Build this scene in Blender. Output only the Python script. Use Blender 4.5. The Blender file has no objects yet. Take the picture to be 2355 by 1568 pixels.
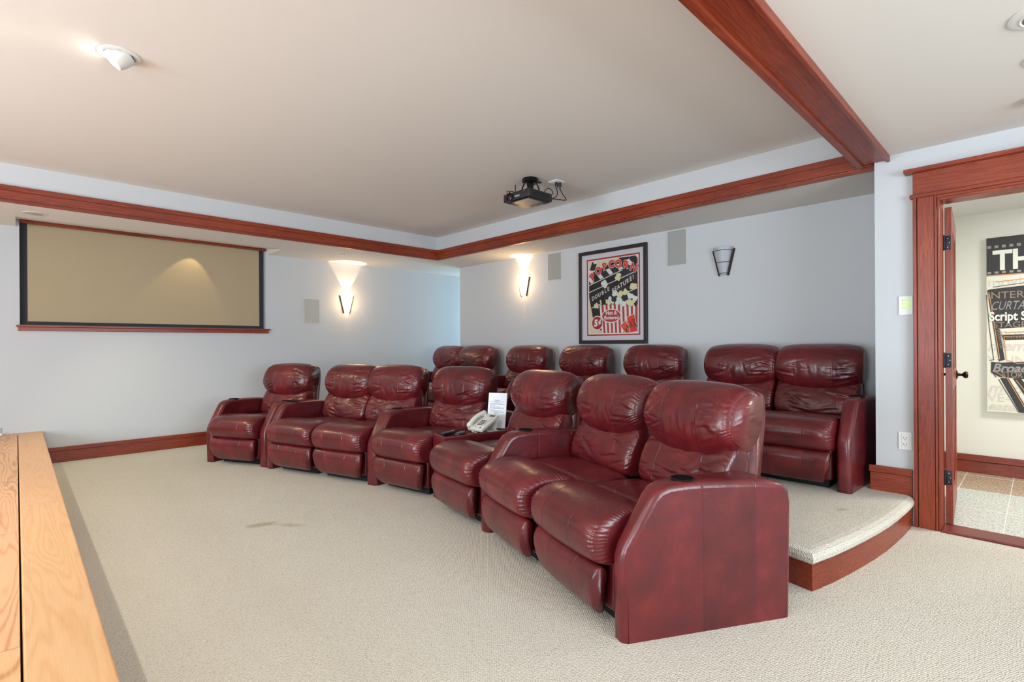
import bpy, bmesh, math, random
from mathutils import Vector, Matrix, noise
random.seed(7)
scene = bpy.context.scene
COL = scene.collection

# ------------------------------------------------------------------ camera
F_PX, W_PX, H_PX = 1177.0, 2355, 1568
HCAM, ROLL, CY = 1.17, .00565, 793.7
TH = math.atan(1215.0 / F_PX)
fw = Vector((math.cos(TH), math.sin(TH), 0)); rt = Vector((math.sin(TH), -math.cos(TH), 0)); up = Vector((0, 0, 1))
cr, sr = math.cos(ROLL), math.sin(ROLL)
R_ = rt * cr - up * sr; U_ = up * cr + rt * sr
cam = bpy.data.cameras.new('camera'); camo = bpy.data.objects.new('camera', cam); COL.objects.link(camo)
cam.sensor_fit = 'HORIZONTAL'; cam.sensor_width = 36.0
cam.lens = 36.0 * F_PX / W_PX
cam.shift_x = 0.0
cam.shift_y = (CY - H_PX / 2) / W_PX
cam.clip_start = .02
M = Matrix.Identity(4)
for i in range(3):
    M[i][0] = R_[i]; M[i][1] = U_[i]; M[i][2] = -fw[i]
M[0][3], M[1][3], M[2][3] = 0, 0, HCAM
camo.matrix_world = M
scene.camera = camo

# ------------------------------------------------------------------ exposure, world, big lights
vs = scene.view_settings
vs.view_transform = 'Standard'; vs.look = 'None'; vs.gamma = 1.0; vs.exposure = 0.44; vs.use_curve_mapping = False
w = bpy.data.worlds.new('world'); scene.world = w; w.use_nodes = True
w.node_tree.nodes['Background'].inputs[0].default_value = (.55, .70, 1.0, 1); w.node_tree.nodes['Background'].inputs[1].default_value = .6

def area(name, loc, direction, sx, sy, power, col, spread=180):
    l = bpy.data.lights.new(name, 'AREA'); l.shape = 'RECTANGLE'; l.size = sx; l.size_y = sy; l.energy = power; l.color = col
    l.spread = math.radians(spread)
    o = bpy.data.objects.new(name, l); COL.objects.link(o); o.location = loc
    o.rotation_euler = Vector(direction).to_track_quat('-Z', 'Z').to_euler(); return o
def spot(name, loc, direction, power, col, ang=90, blend=.5, rad=.03):
    l = bpy.data.lights.new(name, 'SPOT'); l.energy = power; l.color = col; l.spot_size = math.radians(ang); l.spot_blend = blend; l.shadow_soft_size = rad
    o = bpy.data.objects.new(name, l); COL.objects.link(o); o.location = loc
    o.rotation_euler = Vector(direction).to_track_quat('-Z', 'Y').to_euler(); return o
DAY = (.82, .92, 1.0); WARM = (1.0, .72, .42); NEUT = (1.0, .90, .80)
# daylight entering through the windows left of the camera
area('daylight_window_left', (-3.30, 3.2, 1.45), (1, 0, .4), 2.2, 1.5, 140, DAY)
area('daylight_window_left_near', (-3.30, 0.0, 1.45), (1, 0, .35), 2.2, 1.5, 115, DAY)
area('front_window_fill', (1.2, -2.85, 1.45), (0, 1, .45), 2.6, 1.5, 125, DAY)  # added fill for the ceilings, set at an invented front window
# blue daylight at the end of the side passage
area('daylight_passage', (6.9, 6.55, 1.5), (-1, 0, 0), .8, 1.5, 52, (.60, .86, 1.0))
# unseen area lights added to brighten the hall behind the door
area('hall_fill', (5.1, -.9, 2.29), (0, 0, -1), .5, .5, 36, (1, .95, .86))
area('hall_fill_far', (5.2, -2.6, 2.29), (0, 0, -1),   .5, .5, 30, (.92, .97, 1.0))

# ------------------------------------------------------------------ materials
def lin(c):
    return tuple(((x / 255.0) / 12.92) if x / 255.0 <= .04045 else (((x / 255.0) + .055) / 1.055) ** 2.4 for x in c) + (1.0,)
class NT:
    def __init__(s, name):
        s.m = bpy.data.materials.new(name); s.m.use_nodes = True; s.t = s.m.node_tree; s.n = s.t.nodes; s.b = s.n['Principled BSDF']
    def node(s, ty, **kw):
        n = s.n.new(ty)
        for k, v in kw.items():
            if k in n.inputs.keys(): pass
            setattr(n, k, v)
        return n
    def link(s, a, b): s.t.links.new(a, b)
    def math(s, op, a, b=None, c=None):
        n = s.n.new('ShaderNodeMath'); n.operation = op
        for i, v in enumerate((a, b, c)):
            if v is None: continue
            if hasattr(v, 'links'): s.link(v, n.inputs[i])
            else: n.inputs[i].default_value = v
        return n.outputs[0]
    def mix(s, fac, a, b, mode='MIX'):
        n = s.n.new('ShaderNodeMix'); n.data_type = 'RGBA'; n.blend_type = mode
        for sock, v in ((n.inputs[0], fac), (n.inputs[6], a), (n.inputs[7], b)):
            if hasattr(v, 'links'): s.link(v, sock)
            else: sock.default_value = v
        return n.outputs[2]
    def noise(s, vec, scale, detail=3, rough=.5, dist=0):
        n = s.n.new('ShaderNodeTexNoise'); n.inputs['Scale'].default_value = scale; n.inputs['Detail'].default_value = detail
        n.inputs['Roughness'].default_value = rough; n.inputs['Distortion'].default_value = dist
        if vec is not None: s.link(vec, n.inputs['Vector'])
        return n.outputs[0]
    def mapping(s, vec, scale=(1, 1, 1), rot=(0, 0, 0), loc=(0, 0, 0)):
        n = s.n.new('ShaderNodeMapping'); n.inputs['Scale'].default_value = scale; n.inputs['Rotation'].default_value = rot; n.inputs['Location'].default_value = loc
        s.link(vec, n.inputs['Vector']); return n.outputs[0]
    def obj(s): return s.n.new('ShaderNodeTexCoord').outputs['Object']
    def uv(s): return s.n.new('ShaderNodeTexCoord').outputs['UV']
    def ramp(s, fac, stops):
        n = s.n.new('ShaderNodeValToRGB'); e = n.color_ramp.elements
        while len(e) < len(stops): e.new(.5)
        for i, (p, c) in enumerate(stops): e[i].position = p; e[i].color = c
        s.link(fac, n.inputs[0]); return n.outputs[0]
    def bump(s, h, strength, dist, prev=None):
        n = s.n.new('ShaderNodeBump'); n.inputs['Strength'].default_value = strength; n.inputs['Distance'].default_value = dist
        s.link(h, n.inputs['Height'])
        if prev is not None: s.link(prev, n.inputs['Normal'])
        return n.outputs[0]
    def base(s, v):
        if hasattr(v, 'links'): s.link(v, s.b.inputs['Base Color'])
        else: s.b.inputs['Base Color'].default_value = v
    def set(s, **k):
        for a, v in k.items():
            s.b.inputs[a.replace('_', ' ')].default_value = v
        return s
def plain(name, rgb, rough=.5, metal=0, spec=.5):
    t = NT(name); t.base(lin(rgb)); t.set(Roughness=rough, Metallic=metal); t.b.inputs['Specular IOR Level'].default_value = spec; return t.m
def emit(name, rgb, strength):
    t = NT(name); t.base(lin(rgb)); t.b.inputs['Emission Color'].default_value = lin(rgb); t.b.inputs['Emission Strength'].default_value = strength; return t.m

def make_leather():
    t = NT('burgundy_leather'); o = t.obj(); info = t.n.new('ShaderNodeObjectInfo').outputs['Random']
    sh = t.n.new('ShaderNodeVectorMath'); sh.operation = 'ADD'; t.link(o, sh.inputs[0])
    cx = t.n.new('ShaderNodeCombineXYZ')
    for i in range(3): t.link(t.math('MULTIPLY', info, 9.0 + i * 4), cx.inputs[i])
    t.link(cx.outputs[0], sh.inputs[1]); p = sh.outputs[0]
    uv = t.uv(); sx = t.n.new('ShaderNodeSeparateXYZ'); t.link(uv, sx.inputs[0]); u, v = sx.outputs[0], sx.outputs[1]
    def seam(c, wd):
        f = t.math('ABSOLUTE', t.math('SUBTRACT', t.math('FRACT', t.math('ADD', c, .5)), .5))
        return t.math('SUBTRACT', 1.0, t.math('MINIMUM', t.math('DIVIDE', f, wd), 1.0))
    sm = t.math('MAXIMUM', seam(u, .016), seam(v, .014))
    wn = t.n.new('ShaderNodeTexWhiteNoise'); wn.noise_dimensions = '1D'
    t.link(t.math('ADD', t.math('FLOOR', u), t.math('MULTIPLY', info, 77)), wn.inputs['W'])
    blot = t.noise(p, 7, 4, .6); fine = t.noise(p, 60, 3, .6)
    c = t.ramp(blot, [(.25, lin((70, 10, 17))), (.55, lin((98, 19, 26))), (.8, lin((124, 36, 36)))])
    c = t.mix(t.math('MULTIPLY', fine, .30), c, lin((72, 14, 21)))
    pv = t.math('ADD', .84, t.math('MULTIPLY', wn.outputs[0], .30))
    mul = t.n.new('ShaderNodeVectorMath'); mul.operation = 'SCALE'; t.link(c, mul.inputs[0]); t.link(pv, mul.inputs['Scale'])
    c = t.mix(t.math('MULTIPLY', sm, .55), mul.outputs[0], lin((70, 14, 18)))
    t.base(c)
    vor = t.n.new('ShaderNodeTexVoronoi'); vor.inputs['Scale'].default_value = 330; t.link(p, vor.inputs['Vector'])
    b = t.bump(vor.outputs['Distance'], .22, .0006)
    wr = t.noise(t.mapping(p, (1, 1, 1)), 26, 4, .55, .9)
    b = t.bump(wr, .30, .004, b)
    b = t.bump(t.math('SUBTRACT', 1.0, sm), .55, .0025, b)
    t.link(b, t.b.inputs['Normal'])
    t.link(t.math('ADD', .27, t.math('MULTIPLY', fine, .22)), t.b.inputs['Roughness'])
    t.b.inputs['Specular IOR Level'].default_value = .45
    t.b.inputs['Coat Weight'].default_value = .45; t.b.inputs['Coat Roughness'].default_value = .17; t.link(b, t.b.inputs['Coat Normal'])
    return t.m
LEATHER = make_leather()

def make_wood(name, axis, dark=(84, 26, 13), mid=(126, 46, 24), light=(158, 72, 38), rough=.34):
    t = NT(name); o = t.obj(); s = [9, 9, 9]; s[axis] = .55
    p = t.mapping(o, tuple(s)); n1 = t.noise(p, 2.2, 4, .55, .5)
    rings = t.math('FRACT', t.math('MULTIPLY', n1, 9.0))
    s2 = [160, 160, 160]; s2[axis] = 4
    fib = t.noise(t.mapping(o, tuple(s2)), 1.5, 3, .6)
    big = t.noise(o, 1.6, 2, .5)
    f = t.math('ADD', t.math('MULTIPLY', rings, .17), t.math('ADD', t.math('MULTIPLY', fib, .50), t.math('MULTIPLY', big, .33)))
    t.base(t.ramp(f, [(.26, lin(dark)), (.48, lin(mid)), (.74, lin(light))]))
    t.link(t.bump(fib, .15, .001), t.b.inputs['Normal']); t.set(Roughness=rough); return t.m
WX, WY, WZ = make_wood('cherry_wood_x', 0), make_wood('cherry_wood_y', 1), make_wood('cherry_wood_z', 2)

def make_oak(name, plank):
    t = NT(name); o = t.obj(); s = t.n.new('ShaderNodeSeparateXYZ'); t.link(o, s.inputs[0]); X, Y = s.outputs[0], s.outputs[1]
    px = t.math('FLOOR', t.math('DIVIDE', t.math('ADD', X, -.0075 + 12.7), .127)) if plank else t.math('MULTIPLY', X, 0)
    wn = t.n.new('ShaderNodeTexWhiteNoise'); wn.noise_dimensions = '1D'; t.link(px, wn.inputs['W'])
    yo = t.math('ADD', Y, t.math('MULTIPLY', wn.outputs[0], 1.9)); ln = 1.25 if plank else 2.6
    py = t.math('FLOOR', t.math('DIVIDE', t.math('ADD', yo, .35), ln))
    wn2 = t.n.new('ShaderNodeTexWhiteNoise'); wn2.noise_dimensions = '2D'
    cb = t.n.new('ShaderNodeCombineXYZ'); t.link(px, cb.inputs[0]); t.link(py, cb.inputs[1]); t.link(cb.outputs[0], wn2.inputs['Vector'])
    off = t.n.new('ShaderNodeVectorMath'); off.operation = 'ADD'; t.link(t.mapping(o, (7.0, .62, 4)), off.inputs[0])
    sc = t.n.new('ShaderNodeVectorMath'); sc.operation = 'SCALE'; t.link(wn2.outputs['Color'], sc.inputs[0]); sc.inputs['Scale'].default_value = 30
    t.link(sc.outputs[0], off.inputs[1])
    n1 = t.noise(off.outputs[0], 1.0, 2.5, .45, .35)
    rings = t.math('ADD', t.math('MULTIPLY', t.math('SINE', t.math('MULTIPLY', n1, 100.0)), .5), .5)
    rings = t.math('MULTIPLY', t.math('POWER', rings, 2.0), t.math('ADD', .45, t.noise(off.outputs[0], 2.3, 2)))
    fib = t.noise(t.mapping(o, (260, 9, 30)), 1.3, 3, .6)
    f = t.math('ADD', t.math('MULTIPLY', rings, .46 if plank else .20), t.math('MULTIPLY', fib, .50))
    col = t.ramp(f, [(.10, lin((208, 170, 126))), (.50, lin((196, 150, 102))), (.88, lin((158, 100, 58)))])
    col = t.mix(t.math('MULTIPLY', wn2.outputs[0], .30), col, lin((222, 158, 128)))
    if plank:
        d = t.math('ABSOLUTE', t.math('SUBTRACT', t.math('FRACT', t.math('ADD', t.math('DIVIDE', t.math('ADD', X, -.0075 + 12.7), .127), .5)), .5))
        d2 = t.math('ABSOLUTE', t.math('SUBTRACT', t.math('FRACT', t.math('ADD', t.math('DIVIDE', t.math('ADD', yo, .35), ln), .5)), .5))
        g = t.math('MAXIMUM', t.math('LESS_THAN', d, .008), t.math('LESS_THAN', d2, .0011))
    else:
        d2 = t.math('ABSOLUTE', t.math('SUBTRACT', t.math('FRACT', t.math('ADD', t.math('DIVIDE', t.math('ADD', yo, .35), ln), .5)), .5))
        g = t.math('LESS_THAN', d2, .0004)
    col = t.mix(t.math('MULTIPLY', g, .75), col, lin((96, 54, 30)))
    t.base(col); t.set(Roughness=.42); t.link(t.bump(fib, .10, .001), t.b.inputs['Normal']); return t.m
OAK, OAKN = make_oak('oak_planks', True), make_oak('oak_nosing', False)

def make_paint(name, rgb, rough=.75):
    t = NT(name); o = t.obj(); n = t.noise(o, 220, 2, .5)
    t.base(lin(rgb)); t.set(Roughness=rough); t.b.inputs['Specular IOR Level'].default_value = .25
    t.link(t.bump(n, .10, .001), t.b.inputs['Normal']); return t.m
PWALL = make_paint('wall_paint', (196, 200, 203)); PCEIL = make_paint('ceiling_paint', (224, 220, 214)); PHALL = make_paint('hall_paint', (230, 230, 222))

def make_carpet():
    t = NT('loop_carpet'); o = t.obj()
    sh = t.mapping(o, (105, 150, 105), (0, 0, .55))
    vor = t.n.new('ShaderNodeTexVoronoi'); vor.inputs['Scale'].default_value = 1.0; vor.inputs['Randomness'].default_value = .45; t.link(sh, vor.inputs['Vector'])
    d = vor.outputs['Distance']; big = t.noise(o, .9, 3, .6); sp = t.noise(o, 420, 2, .6)
    c = t.ramp(d, [(.25, lin((214, 211, 201))), (.62, lin((197, 193, 181))), (.95, lin((130, 126, 113)))])
    c = t.mix(t.math('MULTIPLY', sp, .35), c, lin((212, 208, 198)))
    c = t.mix(t.math('MULTIPLY', t.math('SUBTRACT', big, .45), .6), c, lin((184, 174, 154)))
    # two worn brown stains, one on the floor and one on the platform
    def stain(cx, cy, rx, ry, rot):
        m = t.mapping(o, (1, 1, .0)); v = t.n.new('ShaderNodeVectorMath'); v.operation = 'SUBTRACT'; t.link(m, v.inputs[0]); v.inputs[1].default_value = (cx, cy, 0)
        q = t.mapping(v.outputs[0], (1, 1, 1), (0, 0, rot)); q = t.mapping(q, (1 / rx, 1 / ry, 0)); l = t.n.new('ShaderNodeVectorMath'); l.operation = 'LENGTH'; t.link(q, l.inputs[0])
        e = t.math('ADD', l.outputs['Value'], t.math('MULTIPLY', t.noise(o, 16, 3, .6), .9))
        return t.math('MAXIMUM', t.math('SUBTRACT', 1.0, t.math('MULTIPLY', t.math('MAXIMUM', t.math('SUBTRACT', e, .45), 0), 1.2)), 0)
    st = t.math('MAXIMUM', stain(1.16, 3.56, .15, .07, .3), t.math('MULTIPLY', stain(1.29, 3.42, .15, .05, .9), .7)); st = t.math('MAXIMUM', st, t.math('MULTIPLY', stain(3.49, .82, .08, .035, .3), .7))
    c = t.mix(t.math('MULTIPLY', st, .75), c, lin((140, 128, 92)))
    t.base(c); t.set(Roughness=.95); t.b.inputs['Specular IOR Level'].default_value = .1
    t.link(t.bump(t.math('SUBTRACT', 1.0, d), .85, .005), t.b.inputs['Normal']); return t.m
CARPET = make_carpet()

def make_tile():
    t = NT('granite_tile'); o = t.obj(); s = t.n.new('ShaderNodeSeparateXYZ'); t.link(o, s.inputs[0]); X, Y = s.outputs[0], s.outputs[1]
    def line(c, off, size):
        return t.math('LESS_THAN', t.math('ABSOLUTE', t.math('SUBTRACT', t.math('FRACT', t.math('ADD', t.math('DIVIDE', t.math('SUBTRACT', c, off), size), .5)), .5)), .009)
    g = t.math('MAXIMUM', line(Y, .163, .30), line(X, 4.26, .6))
    n = t.noise(t.mapping(o, (22, 60, 22), (0, 0, .4)), 1.6, 5, .7, .6)
    pale = t.ramp(n, [(.3, lin((132, 142, 136))), (.5, lin((196, 202, 196))), (.7, lin((222, 224, 220)))])
    br = t.ramp(n, [(.3, lin((116, 92, 70))), (.5, lin((176, 156, 132))), (.7, lin((206, 192, 172)))])
    c = t.mix(t.math('GREATER_THAN', X, 5.455), pale, br)
    t.base(t.mix(g, c, lin((225, 225, 220)))); t.set(Roughness=.25); return t.m
TILE = make_tile()

def make_fabric(name, rgb):
    t = NT(name); o = t.obj(); n = t.noise(t.mapping(o, (6, 6, 40)), 10, 3, .6); b = t.noise(o, 1.5, 2)
    t.base(t.mix(t.math('MULTIPLY', n, .25), lin(rgb), lin(tuple(int(x * .82) for x in rgb)))); t.set(Roughness=.85)
    t.link(t.bump(b, .35, .03), t.b.inputs['Normal']); return t.m
SCREEN = make_fabric('shade_cloth', (176, 160, 130)); BLACKCLOTH = plain('black_border', (34, 38, 46), .7)
def make_grille():
    t = NT('speaker_grille_cloth'); v = t.n.new('ShaderNodeTexVoronoi'); v.inputs['Scale'].default_value = 260; v.inputs['Randomness'].default_value = 0; t.link(t.obj(), v.inputs['Vector'])
    t.base(t.ramp(v.outputs['Distance'], [(.25, lin((120, 124, 122))), (.5, lin((176, 178, 174)))])); t.set(Roughness=.6); return t.m
GRILLE = make_grille()
BLACK = plain('black_plastic', (20, 20, 22), .35); DARK = plain('dark_metal', (26, 25, 26), .4, .6); BRONZE = plain('dark_bronze', (52, 40, 38), .35, .8)
WHITE = plain('white_plastic', (222, 224, 222), .35); OFFW = plain('offwhite_trim', (204, 204, 202), .5); CHROME = plain('chrome', (190, 190, 190), .2, 1)
CUPSHADE = plain('cup_hole_shade', (6, 6, 8), .9, 0, .1)  # near-black colour stands in for the shade inside a deep cup
UNDER = plain('black_underframe', (12, 11, 12), .6); GLASSOFF = plain('frosted_glass', (172, 176, 184), .4)
HINGE = plain('black_iron_hinge', (38, 44, 50), .45, .5)
PHONE = plain('phone_plastic', (206, 208, 200), .38); PKEY = plain('phone_key', (84, 88, 90), .5)

# ------------------------------------------------------------------ mesh helpers
class MB:
    def __init__(s): s.v = []; s.f = []; s.m = []; s.uv = {}
    def add(s, vs_, fs, mi=0, uvs=None):
        b = len(s.v); s.v += [tuple(p) for p in vs_]
        for k, f in enumerate(fs):
            s.f.append(tuple(i + b for i in f)); s.m.append(mi)
            if uvs is not None: s.uv[len(s.f) - 1] = uvs[k]
        return s
    def box(s, x0, y0, z0, x1, y1, z1, mi=0, bev=0, mat=None, seg=2):
        bm = bmesh.new(); bmesh.ops.create_cube(bm, size=1)
        for v in bm.verts: v.co = Vector(((x0 + x1) / 2 + v.co.x * (x1 - x0), (y0 + y1) / 2 + v.co.y * (y1 - y0), (z0 + z1) / 2 + v.co.z * (z1 - z0)))
        if bev: bmesh.ops.bevel(bm, geom=bm.edges[:], offset=bev, segments=seg, affect='EDGES', profile=.5)
        if mat: bm.transform(mat)
        return s.frombm(bm, mi)
    def frombm(s, bm, mi=0):
        bm.verts.ensure_lookup_table(); s.add([v.co[:] for v in bm.verts], [[v.index for v in f.verts] for f in bm.faces], mi); bm.free(); return s
    def poly(s, pts, mi=0):
        """flat polygon, any outline"""
        bm = bmesh.new(); vs_ = [bm.verts.new(p) for p in pts]; bm.verts.index_update(); f = bm.faces.new(vs_)
        bmesh.ops.triangulate(bm, faces=[f]); bm.verts.index_update(); return s.frombm(bm, mi)
    def prism(s, pts, vec, mi=0):
        n = len(pts); vec = Vector(vec); a = [Vector(p) for p in pts]; b = [p + vec for p in a]
        s.poly(a, mi); s.poly(b[::-1], mi)
        return s.add([*a, *b], [(i, (i + 1) % n, n + (i + 1) % n, n + i) for i in range(n)], mi)
    def lathe(s, prof, mat=None, seg=32, mi=0, a0=0, a1=2 * math.pi):
        full = abs(a1 - a0 - 2 * math.pi) < 1e-6; n = seg if full else seg + 1; vs_ = []
        for r, z in prof:
            for k in range(n):
                a = a0 + (a1 - a0) * k / seg; vs_.append(Vector((r * math.cos(a), r * math.sin(a), z)))
        if mat: vs_ = [mat @ v for v in vs_]
        fs = []
        for i in range(len(prof) - 1):
            for k in range(seg):
                k2 = (k + 1) % n; fs.append((i * n + k, i * n + k2, (i + 1) * n + k2, (i + 1) * n + k))
        return s.add(vs_, fs, mi)
    def tube(s, pts, r, seg=8, mi=0, cap=True):
        pts = [Vector(p) for p in pts]; vs_ = []; n = len(pts); prev = None
        for i, p in enumerate(pts):
            d = (pts[min(i + 1, n - 1)] - pts[max(i - 1, 0)]).normalized()
            if prev is None: a = d.orthogonal().normalized()
            else: a = (prev - d * prev.dot(d)); a = a.normalized() if a.length > 1e-6 else d.orthogonal().normalized()
            prev = a; b = d.cross(a); rr = r[i] if isinstance(r, (list, tuple)) else r
            for k in range(seg):
                t = 2 * math.pi * k / seg; vs_.append(p + a * (rr * math.cos(t)) + b * (rr * math.sin(t)))
        fs = [(i * seg + k, i * seg + (k + 1) % seg, (i + 1) * seg + (k + 1) % seg, (i + 1) * seg + k) for i in range(n - 1) for k in range(seg)]
        if cap: fs += [tuple(range(seg))[::-1], tuple((n - 1) * seg + k for k in range(seg))]
        return s.add(vs_, fs, mi)
    def text(s, body, size, mat, mi=0, bold=0.0, shear=0.0, sx=1.0, align='LEFT', ext=0.0):
        c = bpy.data.curves.new('lettering', 'FONT'); c.body = body; c.size = size; c.offset = bold; c.shear = shear; c.align_x = align; c.extrude = ext
        c.resolution_u = 3
        o = bpy.data.objects.new('lettering', c); COL.objects.link(o)
        me = bpy.data.meshes.new_from_object(o.evaluated_get(bpy.context.evaluated_depsgraph_get()))
        S = Matrix.Diagonal((sx, 1, 1, 1))
        s.add([(mat @ S @ v.co)[:] for v in me.vertices], [list(p.vertices) for p in me.polygons], mi)
        bpy.data.objects.remove(o); bpy.data.curves.remove(c); bpy.data.meshes.remove(me); return s
    def build(s, name, mats, parent=None, smooth=False, local=False):
        me = bpy.data.meshes.new(name); me.from_pydata(s.v, [], s.f)
        for m in (mats if isinstance(mats, (list, tuple)) else [mats]): me.materials.append(m)
        me.polygons.foreach_set('material_index', s.m)
        if s.uv:
            ul = me.uv_layers.new(name='UVMap')
            for fi, u in s.uv.items():
                for k, li in enumerate(me.polygons[fi].loop_indices): ul.data[li].uv = u[k]
        bm = bmesh.new(); bm.from_mesh(me); bmesh.ops.recalc_face_normals(bm, faces=bm.faces[:])
        if smooth:
            for f in bm.faces: f.smooth = True
            if smooth is not True:
                for e in bm.edges:
                    if len(e.link_faces) == 2 and e.calc_face_angle(0) > smooth: e.smooth = False
        bm.to_mesh(me); bm.free(); me.update()
        o = bpy.data.objects.new(name, me); COL.objects.link(o)
        if parent is not None:
            o.parent = parent
            if not local: o.matrix_parent_inverse = (Matrix.LocRotScale(parent.location, parent.rotation_euler, None)).inverted() if parent.parent is None else Matrix.Identity(4)
        return o
def tag(o, label, cat, group=None, kind=None):
    o['label'] = label; o['category'] = cat
    if group: o['group'] = group
    if kind: o['kind'] = kind
    return o
def thing(name, label, cat, loc=(0, 0, 0), rz=0, group=None):
    o = bpy.data.objects.new(name, None); COL.objects.link(o); o.location = loc; o.rotation_euler = (0, 0, rz); o.empty_display_size = .1
    return tag(o, label, cat, group)
def struct(o, label=None, cat=None):
    o['kind'] = 'structure'
    if label: o['label'] = label
    if cat: o['category'] = cat
    return o
def facing(origin, right, upv=(0, 0, 1)):
    r = Vector(right).normalized(); u = Vector(upv).normalized(); n = r.cross(u)
    return Matrix(((r.x, u.x, n.x, origin[0]), (r.y, u.y, n.y, origin[1]), (r.z, u.z, n.z, origin[2]), (0, 0, 0, 1)))

# ------------------------------------------------------------------ room shell
YA, XB, XC = 6.988, 4.92, 4.14          # screen wall, poster wall, door wall
XT, YT = 4.20, 5.80                     # edge of the raised tray ceiling
ZS, ZT, ZC = 2.364, 2.66, 2.405         # soffit, tray, lower ceiling
m = MB()
m.box(-3.5, -3.0, -.1, 4.27, 7.1, 0); m.box(4.2, .8, -.1, 7.2, 7.1, 0)
struct(m.build('floor', CARPET), 'beige loop pile carpet covering the theater floor', 'floor')
m = MB(); m.box(4.27, -3.6, -.1, 6.3, .78, 0)
struct(m.build('floor_hall', TILE), 'pale and brown granite tiles of the hall beyond the door', 'floor')
# screen wall with its shallow niche
NX0, NX1, NZ0, NZ1, ND = .026, 2.328, 1.40, 2.44, .065
m = MB()
for b in ((-3.6, YA, 0, NX0, YA + .2, 2.75), (NX1, YA, 0, 7.2, YA + .2, 2.75), (NX0, YA, 0, NX1, YA + .2, NZ0), (NX0, YA, NZ1, NX1, YA + .2, 2.75), (NX0, YA + ND + .01, NZ0, NX1, YA + .2, NZ1)): m.box(*b)
struct(m.build('wall_back', PWALL), 'grey white painted wall behind the pull-down shade', 'wall')
m = MB(); m.box(XB, .77, 0, XB + .13, 6.226, 2.75); m.box(XB + .13, 6.10, 0, 7.2, 6.226, 2.75)
struct(m.build('wall_right', PWALL), 'pale blue-white wall behind the back row of recliners', 'wall')
OY0, OY1, OZ = -.49, .43, 2.06           # door opening
m = MB()
for b in ((XC, OY1, 0, XC + .12, .77, 2.75), (XC, -3.2, 0, XC + .12, OY0, 2.75), (XC, OY0, OZ, XC + .12, OY1, 2.75), (XC + .12, .65, 0, XB + .13, .77, 2.75)): m.box(*b)
struct(m.build('wall_door', PWALL), 'pale wall around the doorway', 'wall')
# left wall with two windows, wall behind the camera with one added for light
def window_wall(name, along, fixed, t, a0, a1, openings, zo=(.75, 2.15)):
    m = MB()
    def b(u0, u1, z0, z1):
        if along == 'y': m.box(min(fixed, fixed + t), u0, z0, max(fixed, fixed + t), u1, z1)
        else: m.box(u0, min(fixed, fixed + t), z0, u1, max(fixed, fixed + t), z1)
    c = a0
    for (u0, u1) in openings:
        b(c, u0, 0, 2.75); b(u0, u1, 0, zo[0]); b(u0, u1, zo[1], 2.75); c = u1
    b(c, a1, 0, 2.75)
    struct(m.build(name, PWALL))
window_wall('wall_left', 'y', -3.35, -.2, -3.1, YA, [(-1.15, 1.15), (2.05, 4.35)])
window_wall('wall_front', 'x', -2.9, -.2, -3.55, 4.26, [(-.15, 2.55)])
def window(n, along, fixed, u0, u1, z0=.75, z1=2.15):
    m = MB(); t = .05; um = (u0 + u1) / 2
    for (a, b_, c, d) in ((u0, u1, z0, z0 + t), (u0, u1, z1 - t, z1), (u0, u0 + t, z0, z1), (u1 - t, u1, z0, z1), (um - t / 2, um + t / 2, z0, z1)):
        if along == 'y': m.box(fixed - .09, a, c, fixed - .03, b_, d)
        else: m.box(a, fixed - .09, c, b_, fixed - .03, d)
    struct(m.build('window_%d' % n, WHITE))
window(1, 'y', -3.35, -1.15, 1.15); window(2, 'y', -3.35, 2.05, 4.35); window(3, 'x', -2.9, -.15, 2.55)  # third window is added around the front fill light
# ceilings
m = MB(); m.box(-3.55, .78, ZT, XT + .1, 6.0, ZT + .1)
struct(m.build('ceiling_tray', PCEIL), 'large flat raised tray ceiling', 'ceiling')
m = MB(); m.box(-3.55, -3.1, ZC, 4.26, .78, ZT + .1)
struct(m.build('ceiling_low', PCEIL), 'lower ceiling right of the wooden beam', 'ceiling')
m = MB()     # soffit: undersides, with the shallow flare over the shade
FX0, FX1, FY, FZ = .0, 2.35, 6.45, NZ1
m.box(-3.55, YT, ZS, FX0, YA, ZT + .1); m.box(FX0, YT, ZS, FX1, FY, ZT + .1); m.box(FX1, YT, ZS, 7.2, YA, ZT + .1)
m.prism([(FX0, FY, ZS), (FX0, YA, FZ), (FX0, YA, ZT + .1), (FX0, FY, ZT + .1)], (FX1 - FX0, 0, 0))
m.box(XT, .77, ZS, 7.2, YT, ZT + .1)
m.box(-3.55, .78, ZS, -2.7, YT, ZT + .1)
struct(m.build('ceiling_soffit', [PCEIL]), 'lowered soffit running round the tray ceiling', 'ceiling')
# the vertical faces of the tray are painted like the walls
m = MB(); m.box(-2.7, YT - .006, 2.46, XT - .006, YT, ZT); m.box(XT - .006, .87, 2.46, XT, YT, ZT); m.box(-2.7, .872, 2.46, -2.694, YT, ZT)
struct(m.build('wall_tray_band', PWALL), 'pale vertical band between wooden trim and tray ceiling', 'wall')
# hall beyond the door
struct(MB().box(6.2, -3.6, 0, 6.35, 1.3, 2.75).build('wall_hall', PHALL), 'cream hall wall beyond the doorway', 'wall')
struct(MB().box(4.26, -3.75, 0, 6.35, -3.6, 2.75).build('wall_hall_end', PHALL)); struct(MB().box(5.05, .77, 0, 6.2, .9, 2.75).build('wall_hall_side', PHALL))
m = MB(); m.box(4.26, -3.7, 2.32, 6.3, .77, 2.45)
struct(m.build('ceiling_hall', make_paint('hall_ceiling_paint', (214, 214, 212))), 'light grey hall ceiling beyond the doorway', 'ceiling')
m = MB(); m.box(7.2, 6.0, 0, 7.3, 7.1, 2.75)
struct(m.build('wall_passage', PWALL))

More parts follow.
